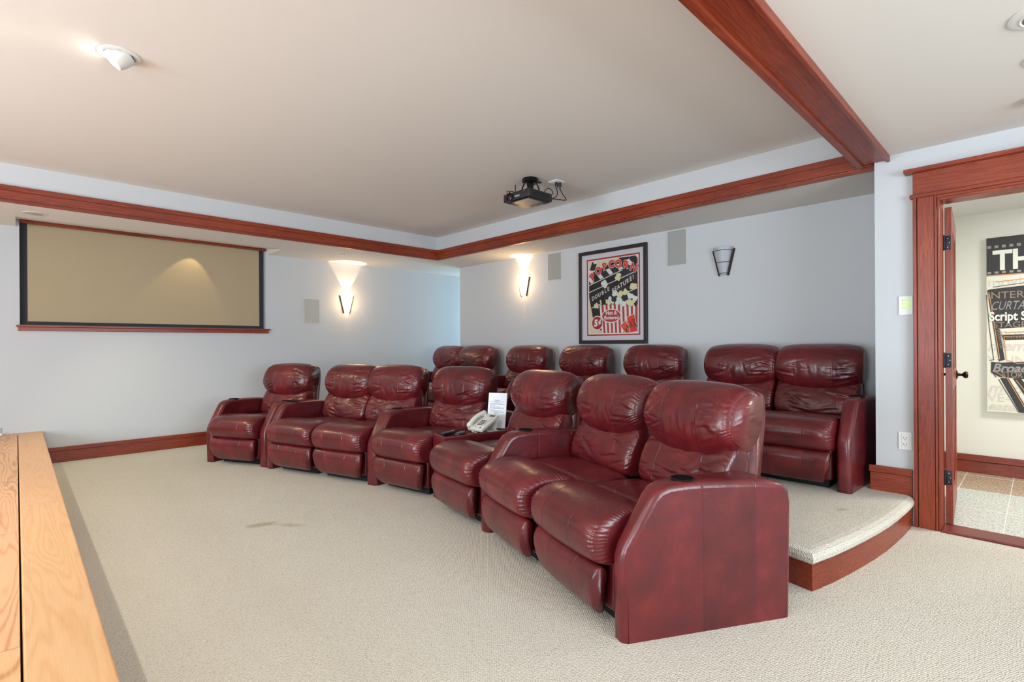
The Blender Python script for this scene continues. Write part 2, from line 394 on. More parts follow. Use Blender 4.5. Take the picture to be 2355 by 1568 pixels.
# ---- wooden trims
def trim_a():
    m = MB()
    m.box(-2.7, YT - .038, 2.440, XT - .0, YT - .006, 2.480, 0, .002)
    m.box(-2.7, YT - .034, 2.372, XT - .0, YT - .006, 2.436, 0, .003)
    m.box(-2.7, YT - .028, 2.434, XT, YT - .006, 2.442)
    m.box(-2.7, YT - .006, 2.350, XT + .03, YT + .030, 2.372, 0, .003)
    return m
struct(trim_a().build('trim_1', WX), 'long red cherry wood trim under the tray on the screen side', 'trim')
m = MB()
m.box(XT - .038, .87, 2.440, XT - .006, YT - .036, 2.480, 0, .002); m.box(XT - .034, .78, 2.372, XT - .006, YT - .033, 2.436, 0, .003); m.box(XT - .028, .87, 2.434, XT - .006, YT - .03, 2.442)
m.box(XT - .006, .775, 2.350, XT + .030, YT - .004, 2.372, 0, .003)
struct(m.build('trim_2', WY), 'red cherry wood trim under the tray on the poster wall side', 'trim')
m = MB()    # boxed beam
m.box(-3.3, .700, 2.378, XC, .860, 2.50); m.box(-3.3, .834, 2.364, XC + .02, .872, 2.66, 0, .003); m.box(-3.3, .684, 2.364, XC, .704, 2.405, 0, .003)
struct(m.build('trim_3', WX), 'wide red cherry wood ceiling beam', 'beam')
m = MB()    # baseboard on the screen wall
m.box(.183, YA - .02, 0, 4.9, YA, .115, 0, .003); m.box(.183, YA - .026, .115, 4.9, YA, .155, 0, .004); m.box(.183, YA - .017, .109, 4.9, YA, .118)
struct(m.build('baseboard_back', WX), 'red cherry baseboard under the shade wall', 'baseboard')
m = MB(); m.box(XC - .02, .572, .17, XC, .80, .31, 0, .003); m.box(XC - .026, .572, .312, XC, .806, .356, 0, .004)
struct(m.build('baseboard_right', WY), 'short cherry baseboard block beside the door casing', 'baseboard')
m = MB(); m.box(6.18, -3.6, 0, 6.2, 1.3, .105, 0, .003); m.box(6.172, -3.6, .107, 6.2, 1.3, .163, 0, .004)
struct(m.build('baseboard_hall', WY), 'cherry baseboard of the hall beyond the door', 'baseboard')
# ---- doorway casing
def casing():
    m = MB()
    for s in (1, -1):
        def yb(a, b_): return (a, b_) if s == 1 else ((OY0 + OY1) - b_, (OY0 + OY1) - a)
        for (a, b_, x0, z1) in ((.544, .562, XC - .042, 2.088), (.458, .541, XC - .034, 2.088), (.445, .456, XC - .038, 2.088), (.4315, .443, XC - .026, 2.075)):
            y0, y1 = yb(a, b_); m.box(x0, y0, 0, XC, y1, z1, 0, .002)
        y0, y1 = yb(.4295, .4330); m.box(XC - .01, y0, 0, XC + .125, y1, 2.062, 0)
    return m
struct(casing().build('door_1', WZ), 'red cherry door casing with layered mouldings', 'door frame')
m = MB(); ya, yb_ = OY0 - .13, .562
m.box(XC - .036, ya, 2.111, XC, yb_, 2.247, 0, .002)
m.box(XC - .075, ya - .042, 2.247, XC, .604, 2.271, 0, .003); m.box(XC - .05, ya - .016, 2.085, XC, .578, 2.111, 0, .008)
m.box(XC - .035, OY0, 2.072, XC, .445, 2.086, 0, .002); m.box(XC - .026, OY0, 2.054, XC + .125, .432, 2.073, 0, .002)
struct(m.build('door_2', WY), 'red cherry header board with cap over the doorway', 'door frame')
m = MB(); m.box(XC - .045, OY0, 0, XC + .14, OY1, .014, 0, .004)
struct(m.build('door_3', make_wood('threshold_wood', 1, (70, 24, 22), (112, 40, 36), (135, 58, 50))), 'dark red wooden threshold strip', 'threshold')

# ---- open door
dr = thing('hinged_door', 'open panelled cherry wood door swung into the hall, three black hinges', 'door', (4.262, .405, 0), math.radians(3.7))
def dl(m, name, mats, smooth=False, par=None):
    o = m.build(name, mats, par or dr, smooth, local=True); return o
m = MB()
T0, T1 = -.0175, .0175; DW, DH0, DH1 = .84, .018, 2.032
stile = .115
rails = [(DH0, .23), (.86, .99), (DH1 - .13, DH1)]
m.box(0, T0, DH0, stile, T1, DH1, 0, .002); m.box(DW - stile, T0, DH0, DW, T1, DH1, 0, .002)
for a, b_ in rails: m.box(stile, T0, a, DW - stile, T1, b_, 0, .002)
m.box(.36, T0, .23, .44, T1, DH1 - .13, 0, .002)
dl(m, 'door_frame', WZ)
m = MB()
for (x0, x1) in ((stile, .36), (.44, DW - stile)):
    for (z0, z1) in ((.23, .86), (.99, DH1 - .13)):
        m.box(x0, -.006, z0, x1, .006, z1); m.box(x0 + .03, -.011, z0 + .03, x1 - .03, .011, z1 - .03, 0, .004)
dl(m, 'door_panel', WZ)
for z in (1.806, 1.058, .311):
    m = MB(); m.box(-.003, -.012, z - .045, .0, .017, z + .045, 0, .0012); m.box(-.016, .010, z - .045, -.003, .016, z - .032, 0, .001)
    for k in range(3): m.lathe([(.0055, -.045 + k * .032), (.0055, -.019 + k * .032)], Matrix.Translation((-.008, .021, z)), 12)
    m.tube([(-.008, .021, z - .048), (-.008, .021, z + .05)], .0045)
    for k in (-.028, 0, .028): m.lathe([(.0035, 0), (0, .0012)], Matrix.Translation((-.003, .004 if k else -.004, z + k)) @ Matrix.Rotation(-math.pi / 2, 4, 'Y'), 10, 1)
    dl(m, 'hinge', [HINGE, CHROME], .6)
for s, nm in ((-1, 'door_knob'), (1, 'door_knob')):
    m = MB(); Mx = Matrix.Translation((DW - .065, s * .0175, .932)) @ Matrix.Rotation(-s * math.pi / 2, 4, 'X')
    m.lathe([(0, 0), (.033, 0), (.033, .004), (.024, .009), (.012, .012), (.009, .03), (.012, .036), (.023, .044), (.026, .056), (.021, .066), (0, .068)], Mx, 24)
    dl(m, nm, BRONZE, .7)

# ---- shade (projection screen) in the niche
sc = thing('roller_screen', 'tan pull-down screen with black borders in the wall niche', 'screen', (1.18, YA, 1.4))
m = MB(); n = 60; ys = YA + ND - .012; x0, x1, z0, z1 = NX0 + .056, NX1 - .064, 1.436, 2.43
vs_ = []; fs = []
for j in range(13):
    for i in range(n + 1):
        x = x0 + (x1 - x0) * i / n; z = z0 + (z1 - z0) * j / 12
        vs_.append((x, ys - .0012 * math.sin(i * .23 + j * .2) * (1 - j / 12), z))
for j in range(12):
    for i in range(n): a = j * (n + 1) + i; fs.append((a, a + 1, a + n + 2, a + n + 1))
m.add(vs_, fs); m.box(x0, ys + .003, z0, x1, ys + .005, z1)
m.build('screen_cloth', SCREEN, sc, True)
m = MB(); m.box(NX0, ys - .004, NZ0, x0, ys + .004, 2.44); m.box(x1, ys - .004, NZ0, x1 + .050, ys + .004, 2.44); m.box(x0, ys - .005, NZ0, x1, ys + .004, z0)
m.build('screen_border', BLACKCLOTH, sc)
tr = tag(MB().box(NX0 - .002, YA - .014, 2.405, NX1 + .004, YA + .03, 2.436, 0, .002).build('screen_valance', WX), 'thin dark red wooden strip along the top of the tan screen', 'valance')
m = MB(); m.box(0, YA - .045, 1.378, 2.368, YA, 1.398, 0, .004); m.box(.012, YA - .03, 1.340, 2.352, YA, 1.378, 0, .003)
tag(m.build('screen_ledge', WX), 'narrow red wooden ledge beneath the tan screen', 'ledge')
spot('added_scallop_spot', (1.54, YA - .13, 2.415), (-.16, .22, -1), 5.0, (1, .74, .40), 66, .3, .008)  # added source without a fixture, throws the light scallop on the screen

# ---- raised oak stage at the left
m = MB(); m.box(-3.35, -2.9, .05, .0045, YA, .334)
struct(m.build('floor_stage', OAK), 'raised oak plank floor at the left edge', 'floor')
m = MB(); m.box(.0095, -2.9, .296, .185, 6.83, .334, 0, .006, None, 3); m.box(.0045, 6.833, .296, .185, YA, .334, 0, .003); m.box(.145, -2.9, 0, .16, YA, .30, 0)
m.box(-3.3, -2.9, 0, .14, YA, .05)
struct(m.build('trim_4', OAKN), 'light oak nosing board along the stage edge', 'trim')

# ---- carpeted platform behind the front row
PZ = .19
side = [(2.693, .753), (2.86, .711), (3.02, .679), (3.2, .648), (3.36, .624), (3.52, .605), (3.68, .592), (3.86, .581), (4.0, .576), (4.135, .574)]
front = [(2.64, 6.96), (2.72, 6.2), (2.9, 5.5), (3.1, 4.9), (3.24, 4.2), (3.31, 3.4), (3.28, 2.7), (3.17, 2.1), (3.0, 1.6), (2.84, 1.2), (2.74, .95)]
def dense(p, k=4):
    out = []
    for a, b_ in zip(p, p[1:]):
        for i in range(k): out.append((a[0] + (b_[0] - a[0]) * i / k, a[1] + (b_[1] - a[1]) * i / k))
    return out + [p[-1]]
edge = dense(front, 3) + dense(side, 2)
def offset(path, d):
    out = []
    for i, p in enumerate(path):
        a = Vector(path[max(i - 1, 0)]); b_ = Vector(path[min(i + 1, len(path) - 1)]); c = Vector(p)
        if 0 < i < len(path) - 1:
            d1 = (c - a).normalized(); d2 = (b_ - c).normalized()
        else: d1 = d2 = (b_ - a).normalized()
        n1 = Vector((d1.y, -d1.x)); n2 = Vector((d2.y, -d2.x)); nn = (n1 + n2)
        nn = nn / max(nn.length_squared / 2, .7) if nn.length > 1e-6 else n1
        out.append((c + nn * d)[:])
    return out
# outward is to the right-hand side when walking the path (towards -x / -y)
m = MB(); base = len(edge)
prof = [(-.045, PZ), (-.02, PZ - .003), (.002, PZ - .014), (.014, PZ - .032), (.012, PZ - .052), (.0, PZ - .063)]
rings = [[(x, y, z) for x, y in offset(edge, d)] for d, z in prof]
for r in rings:      # keep nosing off the walls
    r[0] = (r[0][0], YA, r[0][2]); r[-1] = (XC, r[-1][1], r[-1][2])
for a, b_ in zip(rings, rings[1:]): m.add(a + b_, [(i, i + 1, base + i + 1, base + i) for i in range(base - 1)])
m.poly([*rings[0], (XC, .77, PZ), (XB, .77, PZ), (XB, 6.226, PZ), (XB, YA, PZ)])
struct(m.build('floor_platform', CARPET, None, .9), 'raised carpeted platform under the back row', 'floor')
m = MB(); p0 = edge; n = len(p0)
m.add([(x, y, 0) for x, y in p0] + [(x, y, PZ - .058) for x, y in p0], [(i, i + 1, n + i + 1, n + i) for i in range(n - 1)])
p1 = offset(edge, -.02); m.add([(x, y, 0) for x, y in p1] + [(x, y, PZ - .058) for x, y in p1], [(i, i + 1, n + i + 1, n + i) for i in range(n - 1)])
struct(m.build('trim_5', WX, None, .6), 'dark cherry wood riser below the platform carpet', 'trim')

# ------------------------------------------------------------------ recliners
def smooth_loop(pts, n):
    """closed Catmull-Rom through pts, resampled evenly to n points"""
    P = [Vector(p) for p in pts]; k = len(P); out = []
    for i in range(k):
        a, b_, c, d = P[i - 1], P[i], P[(i + 1) % k], P[(i + 2) % k]
        for j in range(12):
            t = j / 12; out.append(.5 * ((2 * b_) + (c - a) * t + (2 * a - 5 * b_ + 4 * c - d) * t * t + (3 * b_ - a - 3 * c + d) * t ** 3))
    L = [0]
    for i in range(len(out)): L.append(L[-1] + (out[(i + 1) % len(out)] - out[i]).length)
    res = []; j = 0
    for q in range(n):
        s = L[-1] * q / n
        while L[j + 1] < s: j += 1
        f = (s - L[j]) / max(L[j + 1] - L[j], 1e-9); res.append(out[j].lerp(out[(j + 1) % len(out)], f))
    return res, L[-1]
def sstep(a, b_, x): t = min(max((x - a) / (b_ - a), 0), 1); return t * t * (3 - 2 * t)
def pillow(prof, W, nu, nv, expo=7, seed=0, gather=.004, gfreq=.024, wrk=.004, wfreq=(5, 14), post=None, panel=.24, gsel=None, endmin=.0, wsel=None, rim=False, rimi=2, folds=()):
    loop, per = smooth_loop(prof, nv); c = sum(loop, Vector((0, 0))) / nv
    vs_ = []; uvv = []
    for i in range(nu + 1):
        a = -1 + 2 * i / nu; u = math.sin(a * math.pi / 2) * .35 + a * .65; x = u * W
        s = (max(1 - abs(u) ** expo, 0)) ** (1.0 / expo); s = max(s, endmin)
        e = sstep(.74, .95, abs(u))
        for j, p in enumerate(loop):
            d = p - c; r = d.length; arc = per * j / nv
            ang = j / nv
            g = 0
            gs = gsel(p) if gsel else 1
            if e > 0 and gs > 0:
                ph = arc / gfreq * 2 * math.pi + noise.noise((arc * 9, u * 4, seed)) * 7.5
                am = .35 + .9 * max(0, noise.noise((arc * 11, 3.3, seed + (7 if u > 0 else 0))) + .35)
                e2 = sstep(.90 - .14 * (am - .3), .965, abs(u))
                g = gather * e2 * gs * am * (abs(math.sin(ph / 2)) * 2 - 1.2)
            ws = wsel(p) if wsel else 1
            q = (x * wfreq[0] + seed * 3.1, p[0] * wfreq[1] * .6 + x * 6 * math.sin(seed), p[1] * wfreq[1])
            wv = 1 - abs(noise.noise(q)) * 2.2; wv = max(wv, 0) ** 3
            wv2 = noise.noise((x * 3 + seed, p[0] * 5, p[1] * 5))
            fo = 0.0
            if folds and p[0] < c[0] + .02:
                for (fx, fz, ux, uz, L_, wd_, am_) in folds:
                    rx_ = x - fx; rz_ = p[1] - fz; al = rx_ * ux + rz_ * uz
                    if -.01 < al < L_:
                        ac = rx_ * uz - rz_ * ux
                        if abs(ac) < wd_ * 4.5: fo += am_ * (math.exp(-(ac / wd_) ** 2) - .55 * math.exp(-((ac - 1.6 * wd_) / (wd_ * 1.1)) ** 2)) * math.sin(math.pi * min(max((al + .01) / (L_ + .01), 0), 1)) ** .8
            dd = g - fo - wrk * ws * wv * (.4 + .6 * sstep(.1, .8, abs(u))) + .004 * wv2
            pp = c + d * (s * (1 + dd / max(r, .05)))
            v = Vector((x, pp[0], pp[1]))
            if post: v = post(v, u)
            vs_.append(v); uvv.append((x / panel + .5, 1.0 if (rim and i in (rimi, nu - rimi)) else .5))
    fs = []; uvs = []
    for i in range(nu):
        for j in range(nv):
            f = (i * nv + j, i * nv + (j + 1) % nv, (i + 1) * nv + (j + 1) % nv, (i + 1) * nv + j); fs.append(f); uvs.append([uvv[k] for k in f])
    for i, o in ((0, 0), (nu, nu * nv)):
        f = tuple(o + j for j in range(nv)); fs.append(f); uvs.append([uvv[k] for k in f])
    m = MB(); m.add(vs_, fs, 0, uvs); return m
SEAT_P = [(-.035, .266), (-.080, .298), (-.098, .36), (-.086, .42), (-.044, .462), (.03, .485), (.12, .489), (.20, .478), (.250, .456), (.280, .440), (.32, .449), (.45, .449), (.60, .434), (.64, .37), (.5, .30), (.25, .262), (.05, .258)]
FOOT_P = [(-.026, .266), (-.052, .250), (-.070, .205), (-.066, .14), (-.040, .075), (-.004, .046), (.022, .060), (.005, .15), (.0, .24)]
LUMB_P = [(0.63, 0.4), (0.59, 0.44), (0.592, 0.5), (0.615, 0.57), (0.655, 0.64), (0.71, 0.7), (0.79, 0.7), (0.81, 0.6), (0.77, 0.48), (0.71, 0.4)]
HEAD_P = [(.735, .552), (.665, .605), (.628, .685), (.618, .785), (.640, .875), (.695, .945), (.775, .979), (.845, .966), (.890, .91), (.885, .80), (.862, .66), (.815, .57)]
def head_post(v, u):
    zc = .80
    w_ = max(zc - v.z, 0) / .25
    v.z += .110 * (abs(u) ** 2.0) * w_
    w2 = max(v.z - zc, 0) / .18
    v.z -= .022 * abs(u) ** 3 * w2
    v.y += .022 * abs(u) ** 4 * max(0, min(1, (.82 - v.y) / .15))
    return v
def foot_post(v, u):
    v.x *= 1 - .17 * min(max((.264 - v.z) / .2, 0), 1) ** 1.3; return v
def seat_post(v, u):
    v.z -= .014 * abs(u) ** 3 * sstep(.36, .47, v.z); v.y += .014 * abs(u) ** 4 * (1 - sstep(-.02, .12, v.y)); return v
VAR = {}
def make_folds(kind, seed):
    rnd = random.Random(seed); out = []
    if kind == 'head':
        for i in range(20):
            sd = 1 if rnd.random() < .62 else -1
            x0 = sd * rnd.uniform(.20, .29); z0 = rnd.uniform(.66, .93)
            an = rnd.uniform(-.25, .75) if z0 < .8 else rnd.uniform(-.5, .35)
            out.append((x0, z0, -sd * math.cos(an), math.sin(an) * rnd.choice((1, 1, -.4)), rnd.uniform(.07, .19), rnd.uniform(.007, .014), rnd.uniform(.0018, .0045)))
        for i in range(8):
            an = rnd.uniform(.9, 1.9); out.append((rnd.uniform(-.16, .2), rnd.uniform(.66, .74), math.cos(an), math.sin(an), rnd.uniform(.08, .17), rnd.uniform(.011, .020), rnd.uniform(.002, .004)))
    elif kind == 'lumbar':
        for i in range(20):
            sd = 1 if rnd.random() < .5 else -1; an = rnd.uniform(-.55, .35)
            out.append((sd * rnd.uniform(.14, .29), rnd.uniform(.46, .68), -sd * math.cos(an), math.sin(an), rnd.uniform(.10, .26), rnd.uniform(.008, .014), rnd.uniform(.003, .0065)))
    return out
def recliner_meshes(k):
    if k in VAR: return VAR[k]
    d = {}
    d['seat_cushion'] = pillow(SEAT_P, .290, 76, 300, 13, k * 5.3 + 1, .0062, .024, .0015, (4, 9), seat_post, gsel=lambda p: 1 - sstep(.22, .30, p[0]), endmin=.80, rim=True, rimi=4)
    d['footrest'] = pillow(FOOT_P, .286, 36, 60, 14, k * 2.7 + 9, .0010, .03, .0022, (20, 3), foot_post)
    d['lumbar_cushion'] = pillow(LUMB_P, .296, 90, 150, 8, k * 3.9 + 4, .003, .03, .004, (4.5, 17), None, .30, endmin=.6, folds=make_folds('lumbar', 20 + k))
    d['headrest_cushion'] = pillow(HEAD_P, .304, 120, 200, 11, k * 7.7 + 2, .0024, .028, .002, (4.2, 9), head_post, .25, endmin=.85, rim=True, rimi=5, folds=make_folds('head', 10 + k))
    VAR[k] = d; return d
def arm_mesh(FL, FR, RR, RL, z0=0, rise=1.0, prof=None, rb=.028):
    prof = prof or [(0, 0), (-.006, .20), (-.004, .33), (.012, .375), (.135, .560), (.165, .590), (.21, .606), (.30, .611), (.365, .610), (.50, .604), (.62, .597), (.72, .586), (.765, .574), (.80, .545), (.81, .49), (.80, 0)]
    P = [Vector(p) for p in prof]; n = len(P)
    # inset normals
    def inset(d):
        out = []
        for i, p in enumerate(P):
            a, b_ = P[i - 1], P[(i + 1) % n]; e1 = (p - a).normalized(); e2 = (b_ - p).normalized()
            n1 = Vector((e1.y, -e1.x)); n2 = Vector((e2.y, -e2.x)); nn = n1 + n2; nn = nn / max(nn.length_squared / 2, .5)
            q = p + nn * d
            if p.y <= 0: q.y = 0
            out.append(q)
        return out
    FL, FR, RR, RL = [Vector(v) for v in (FL, FR, RR, RL)]
    def pos(q, s_m, side):
        t = q.x / .80; L = FL.lerp(RL, t); Rr = FR.lerp(RR, t); wd = (Rr - L).length; f = s_m / wd
        xy = L.lerp(Rr, f) if side == 0 else Rr.lerp(L, f)
        return (xy.x, xy.y, z0 + q.y * rise)
    levels = []
    K = 5
    for k in range(K + 1): a = math.pi / 2 * k / K; levels.append((rb * (1 - math.sin(a)), rb * (1 - math.cos(a))))   # (inset, dist from side)
    rows = [[pos(q, dm, 0) for q in inset(ins)] for ins, dm in levels] + [[pos(q, dm, 1) for q in inset(ins)] for ins, dm in levels[::-1]]
    m = MB(); vs_ = [v for r in rows for v in r]
    def U(q): return (q.x - .365) / (.255 if q.x > .365 else .60)
    fs = []; uvs = []; nr = len(rows)
    vv = [0, .25, .4, .5, .5, .5, .5, .5, .5, .4, .25, 0]
    for r in range(nr - 1):
        for i in range(n):
            j = (i + 1) % n; fs.append((r * n + i, r * n + j, (r + 1) * n + j, (r + 1) * n + i))
            uvs.append([(U(P[i]), vv[r]), (U(P[j]), vv[r]), (U(P[j]), vv[r + 1]), (U(P[i]), vv[r + 1])])
    # sides as strips of quads between lower and upper outline
    m.add(vs_, fs, 0, uvs)
    q_in = inset(rb)
    for side in (0, 1):
        top = [pos(q, 0, side) for q in q_in]; bot = [pos(Vector((min(max(q.x, .02), .775), 0)), 0, side) for q in q_in]
        fs = [(i, i + 1, n + i + 1, n + i) for i in range(n - 1)]
        uvs = [[(U(q_in[i]), .5), (U(q_in[i + 1]), .5), (U(q_in[i + 1]), .5), (U(q_in[i]), .5)] for i in range(n - 1)]
        m.add(top + bot, fs, 0, uvs)
    return m
def cup_mesh(c, z):
    m = MB(); Mx = Matrix.Translation((c[0], c[1], z - .004))
    m.lathe([(.050, 0), (.051, .006), (.047, .0085), (.043, .0080)], Mx, 28, 0); m.lathe([(.043, .0080), (.041, .0052), (0, .0050)], Mx, 28, 1); return m

class Pose:
    def __init__(s, x, y, t, z=0):
        s.x, s.y, s.t, s.z = x, y, math.radians(t), z
        s.r = Vector((math.cos(s.t), math.sin(s.t))); s.a = Vector((math.sin(s.t), -math.cos(s.t)))
    def pt(s, lx, ly): v = Vector((s.x, s.y)) + s.a * lx + s.r * ly; return v
    def loc(s, p): d = Vector(p) - Vector((s.x, s.y)); return Vector((d.dot(s.a), d.dot(s.r)))
def recliner(P, k, label, group, arms=(), W=1.0):
    t = thing('theater_recliner', label, 'recliner', (P.x, P.y, P.z), P.t - math.pi / 2, group)
    d = recliner_meshes(k % 4)
    for nm in ('seat_cushion', 'footrest', 'lumbar_cushion', 'headrest_cushion'):
        if nm in d and not isinstance(d[nm], bpy.types.Object):
            o = d[nm].build(nm, LEATHER, t, True, local=True); d[nm] = o
        else:
            o = d[nm].copy(); o.parent = t; COL.objects.link(o)
    # padded back shell and body
    if 'shell' not in VAR:
        sh = [(.74, .12), (.76, .45), (.80, .66), (.84, .86), (.86, .925), (.89, .940), (.918, .91), (.922, .80), (.90, .62), (.865, .40), (.82, .13)]
        VAR['shell'] = pillow(sh, .296, 22, 90, 18, 3.3, .0, .03, .0015, (3, 5), None, 5.0).build('back_shell', LEATHER, t, True, local=True)
        bm = MB(); bm.box(-.270, .035, .055, .270, .80, .30, 0, .02, None, 3)
        VAR['base'] = bm.build('seat_base', LEATHER, t, .7, local=True)
        bm = MB(); bm.box(-.24, .08, .0, .24, .76, .06)
        VAR['under'] = bm.build('underframe', UNDER, t, False, local=True)
    else:
        for q in ('shell', 'base', 'under'):
            o = VAR[q].copy(); o.parent = t; COL.objects.link(o)
    for (FL, FR, RR, RL) in arms:
        q = [P.loc(v) for v in (FL, FR, RR, RL)]
        ao = arm_mesh(*q).build('armrest', LEATHER, t, .9, local=True)
        t_ = .315 / .80; c = (q[0].lerp(q[3], t_) + q[1].lerp(q[2], t_)) / 2
        cm = cup_mesh(c, .6115).build('cup_holder', [BRONZE, CUPSHADE], ao, .6, local=True)
    return t
H = .300
fr = {'A': Pose(1.562, 5.578, 27), 'B': Pose(1.835, 4.821, 18.5), 'C': Pose(2.025, 4.253, 18.5), 'D': Pose(2.208, 3.568, 10.3),
      'E': Pose(2.159, 2.776, -9.4), 'F': Pose(2.010, 2.099, -17.5), 'G': Pose(1.828, 1.497, -19.5)}
AL = .8
g = .004
def sidepts(P, s, h=H): return P.pt(s * h, 0), P.pt(s * h, AL)
A, B, C, D, E_, F_, G = (fr[k] for k in 'ABCDEFG')
aL = (A.pt(-H - .09, 0), A.pt(-H, 0), A.pt(-H, AL), A.pt(-H - .16, AL))
mf = (A.pt(H + .085, 0) + B.pt(-H - .085, 0)) / 2; mr = (A.pt(H + .0, AL) + B.pt(-H - .0, AL)) / 2
dv = (A.pt(H, 0) - B.pt(-H, 0)).normalized() * g
aR = (A.pt(H, 0), mf + dv, mr + dv, A.pt(H, AL)); bL = (mf - dv, B.pt(-H, 0), B.pt(-H, AL), mr - dv)
cR = (C.pt(H, 0), D.pt(-H, 0), D.pt(-H, AL), C.pt(H, AL))
eR = (E_.pt(H, 0), F_.pt(-H - .01, 0), F_.pt(-H - .01, AL), E_.pt(H, AL))
gR = (G.pt(H + .01, 0), Vector((1.693, 1.135)), Vector((2.381, .747)), G.pt(H + .01, AL))
GF, GB = 'red leather recliners of the front row', 'red leather recliners of the back row'
recliner(A, 0, 'red leather recliner at the far left end of the front row, armrests on both sides', GF, (aL, aR))
recliner(B, 1, 'left seat of the front-row pair left of the telephone, sharing no middle armrest', GF, (bL,))
recliner(C, 2, 'right seat of the front-row pair left of the telephone, cup-holder armrest at its right', GF, (cR,))
recliner(D, 3, 'front-row recliner directly left of the console with the telephone', GF)
recliner(E_, 1, 'front-row recliner directly right of the console with telephone and paper sign', GF, (eR,))
recliner(F_, 2, 'left seat of the nearest front-row pair, between cup-holder armrest and the end seat', GF)
recliner(G, 0, 'nearest recliner at the front row end, large flat armrest side facing the camera', GF, (gR,))
# back row on the platform
bk = []
BX = 3.88
def barm(P, s, w0=.085, w1=.12):
    if s < 0: return (P.pt(-H - w0, 0), P.pt(-H, 0), P.pt(-H, AL), P.pt(-H - w1, AL))
    return (P.pt(H, 0), P.pt(H + w0, 0), P.pt(H + w1, AL), P.pt(H, AL))
back = [(1.24, 0, 1, 'back-row recliner nearest the door, on the platform edge beside the white column wall', (1,)),
        (1.850, 0, 2, 'back-row recliner second from the door, sharing a bench with the one beside the column', (-1,)),
        (2.72, 0, 3, 'single back-row recliner right of the popcorn poster, third counted from the door', (-1, 1)),
        (3.60, 0, 0, 'single back-row recliner directly beneath the popcorn poster', (-1, 1)),
        (4.50, 0, 1, 'single back-row recliner below the lit sconce left of the popcorn poster', (-1, 1)),
        (5.50, 0, 2, 'right seat of the far back-row pair in front of the wall corner', (1,)),
        (6.112, 0, 3, 'leftmost back-row recliner, deepest in the corner by the passage', (-1,))]
for y, t_, k, lab, sides in back:
    P = Pose(BX, y, t_, PZ); recliner(P, k, lab, GB, [barm(P, s) for s in sides])

# ---- console between D and E
cfl, crl = D.pt(H + .002, .06), D.pt(H + .002, .72); cfr, crr = E_.pt(-H - .002, .06), E_.pt(-H - .002, .72)
con = thing('wedge_console', 'red leather wedge console tray between two front-row recliners, under the telephone', 'console', ((cfl.x + cfr.x) / 2, (cfl.y + cfr.y) / 2, 0))
m = MB(); zt = .474
def q4(i, z):   # inset quad
    a, b_, c_, d_ = cfl, cfr, crr, crl; ce = (a + b_ + c_ + d_) / 4
    return [(p + (ce - p).normalized() * i).to_3d() + Vector((0, 0, z)) for p in (a, b_, c_, d_)]
ringsq = [q4(.0, 0), q4(0, .482), q4(.006, .490), q4(.020, .492), q4(.026, .486), q4(.030, zt)]
vs_ = [v for r in ringsq for v in r]; fs = []; uvs = []
for r in range(5):
    for i in range(4): j = (i + 1) % 4; fs.append((r * 4 + i, r * 4 + j, (r + 1) * 4 + j, (r + 1) * 4 + i)); uvs.append([(.5, .5)] * 4)
fs.append((20, 21, 22, 23)); uvs.append([(.5, .5)] * 4); fs.append((3, 2, 1, 0)); uvs.append([(.5, .5)] * 4)
m.add(vs_, fs, 0, uvs); m.build('console_body', LEATHER, con)
# rear upholstered block of the console
m = MB(); a, b_ = D.pt(H + .004, .79), E_.pt(-H - .004, .79); c_, d_ = E_.pt(-H - .004, .86), D.pt(H + .004, .86)
m.prism([(p.x, p.y, 0) for p in (a, b_, c_, d_)], (0, 0, .60)); m.build('console_back', LEATHER, con)

# ---- telephone
CZ = .475
ph = thing('desk_telephone', 'off-white desk telephone with keypad and coiled cord on the console tray', 'telephone', (2.712, 3.125, CZ))
pM = Matrix.Translation((2.712, 3.125, CZ)) @ Matrix.Rotation(math.radians(-88), 4, 'Z')   # local x: along the row, y: depth
tilt = Matrix.Translation((0, -.10, .012)) @ Matrix.Rotation(math.radians(27), 4, 'X')
m = MB(); m.box(-.085, 0, 0, .085, .215, .030, 0, .008, pM @ tilt, 3); m.build('phone_base', PHONE, ph, .8)
m = MB(); m.box(-.055, .075, .0, .055, .085, .085, 0, .003, pM); m.box(-.075, .0, 0, .075, .09, .01, 0, .003, pM); m.build('phone_stand', PHONE, ph, .8)
m = MB(); m.box(.012, .176, .0298, .070, .196, .0315, 0, 0, pM @ tilt); m.build('display', PKEY, ph)
m = MB()
for r in range(4):
    for c in range(3): m.box(-.012 + c * .021, .05 + r * .0185, .029, .003 + c * .021, .0605 + r * .0185, .034, 0, .0015, pM @ tilt)
m.lathe([(.008, 0), (.007, .002), (0, .002)], pM @ tilt @ Matrix.Translation((.055, .020, .030)), 16)
m.lathe([(.005, 0), (.004, .002), (0, .002)], pM @ tilt @ Matrix.Translation((-.005, .026, .030)), 16)
for r in range(7):
    for c in (0, 1): m.box(.058 + c * .011, .058 + r * .016, .029, .064 + c * .011, .062 + r * .016, .0315, 0, 0, pM @ tilt)
m.build('keypad', PKEY, ph)
m = MB(); pts = []; rr = []
for i in range(15):
    a = i / 14; pts.append(pM @ tilt @ Vector((-.058, -.006 + .215 * a, .042 + .022 * math.sin(a * math.pi) + (.0 if 0 < a < 1 else 0)))); rr.append(.017 + .007 * abs(2 * a - 1) ** 3 if 0 < i < 14 else .014)
m.tube(pts, rr, 14)
for a in (.02, .19): m.lathe([(.020, 0), (.022, .012), (.018, .026)], pM @ tilt @ Matrix.Translation((-.058, a, .022)), 18)
hs = m.build('handset', PHONE, ph, .9)
m = MB(); pts = []
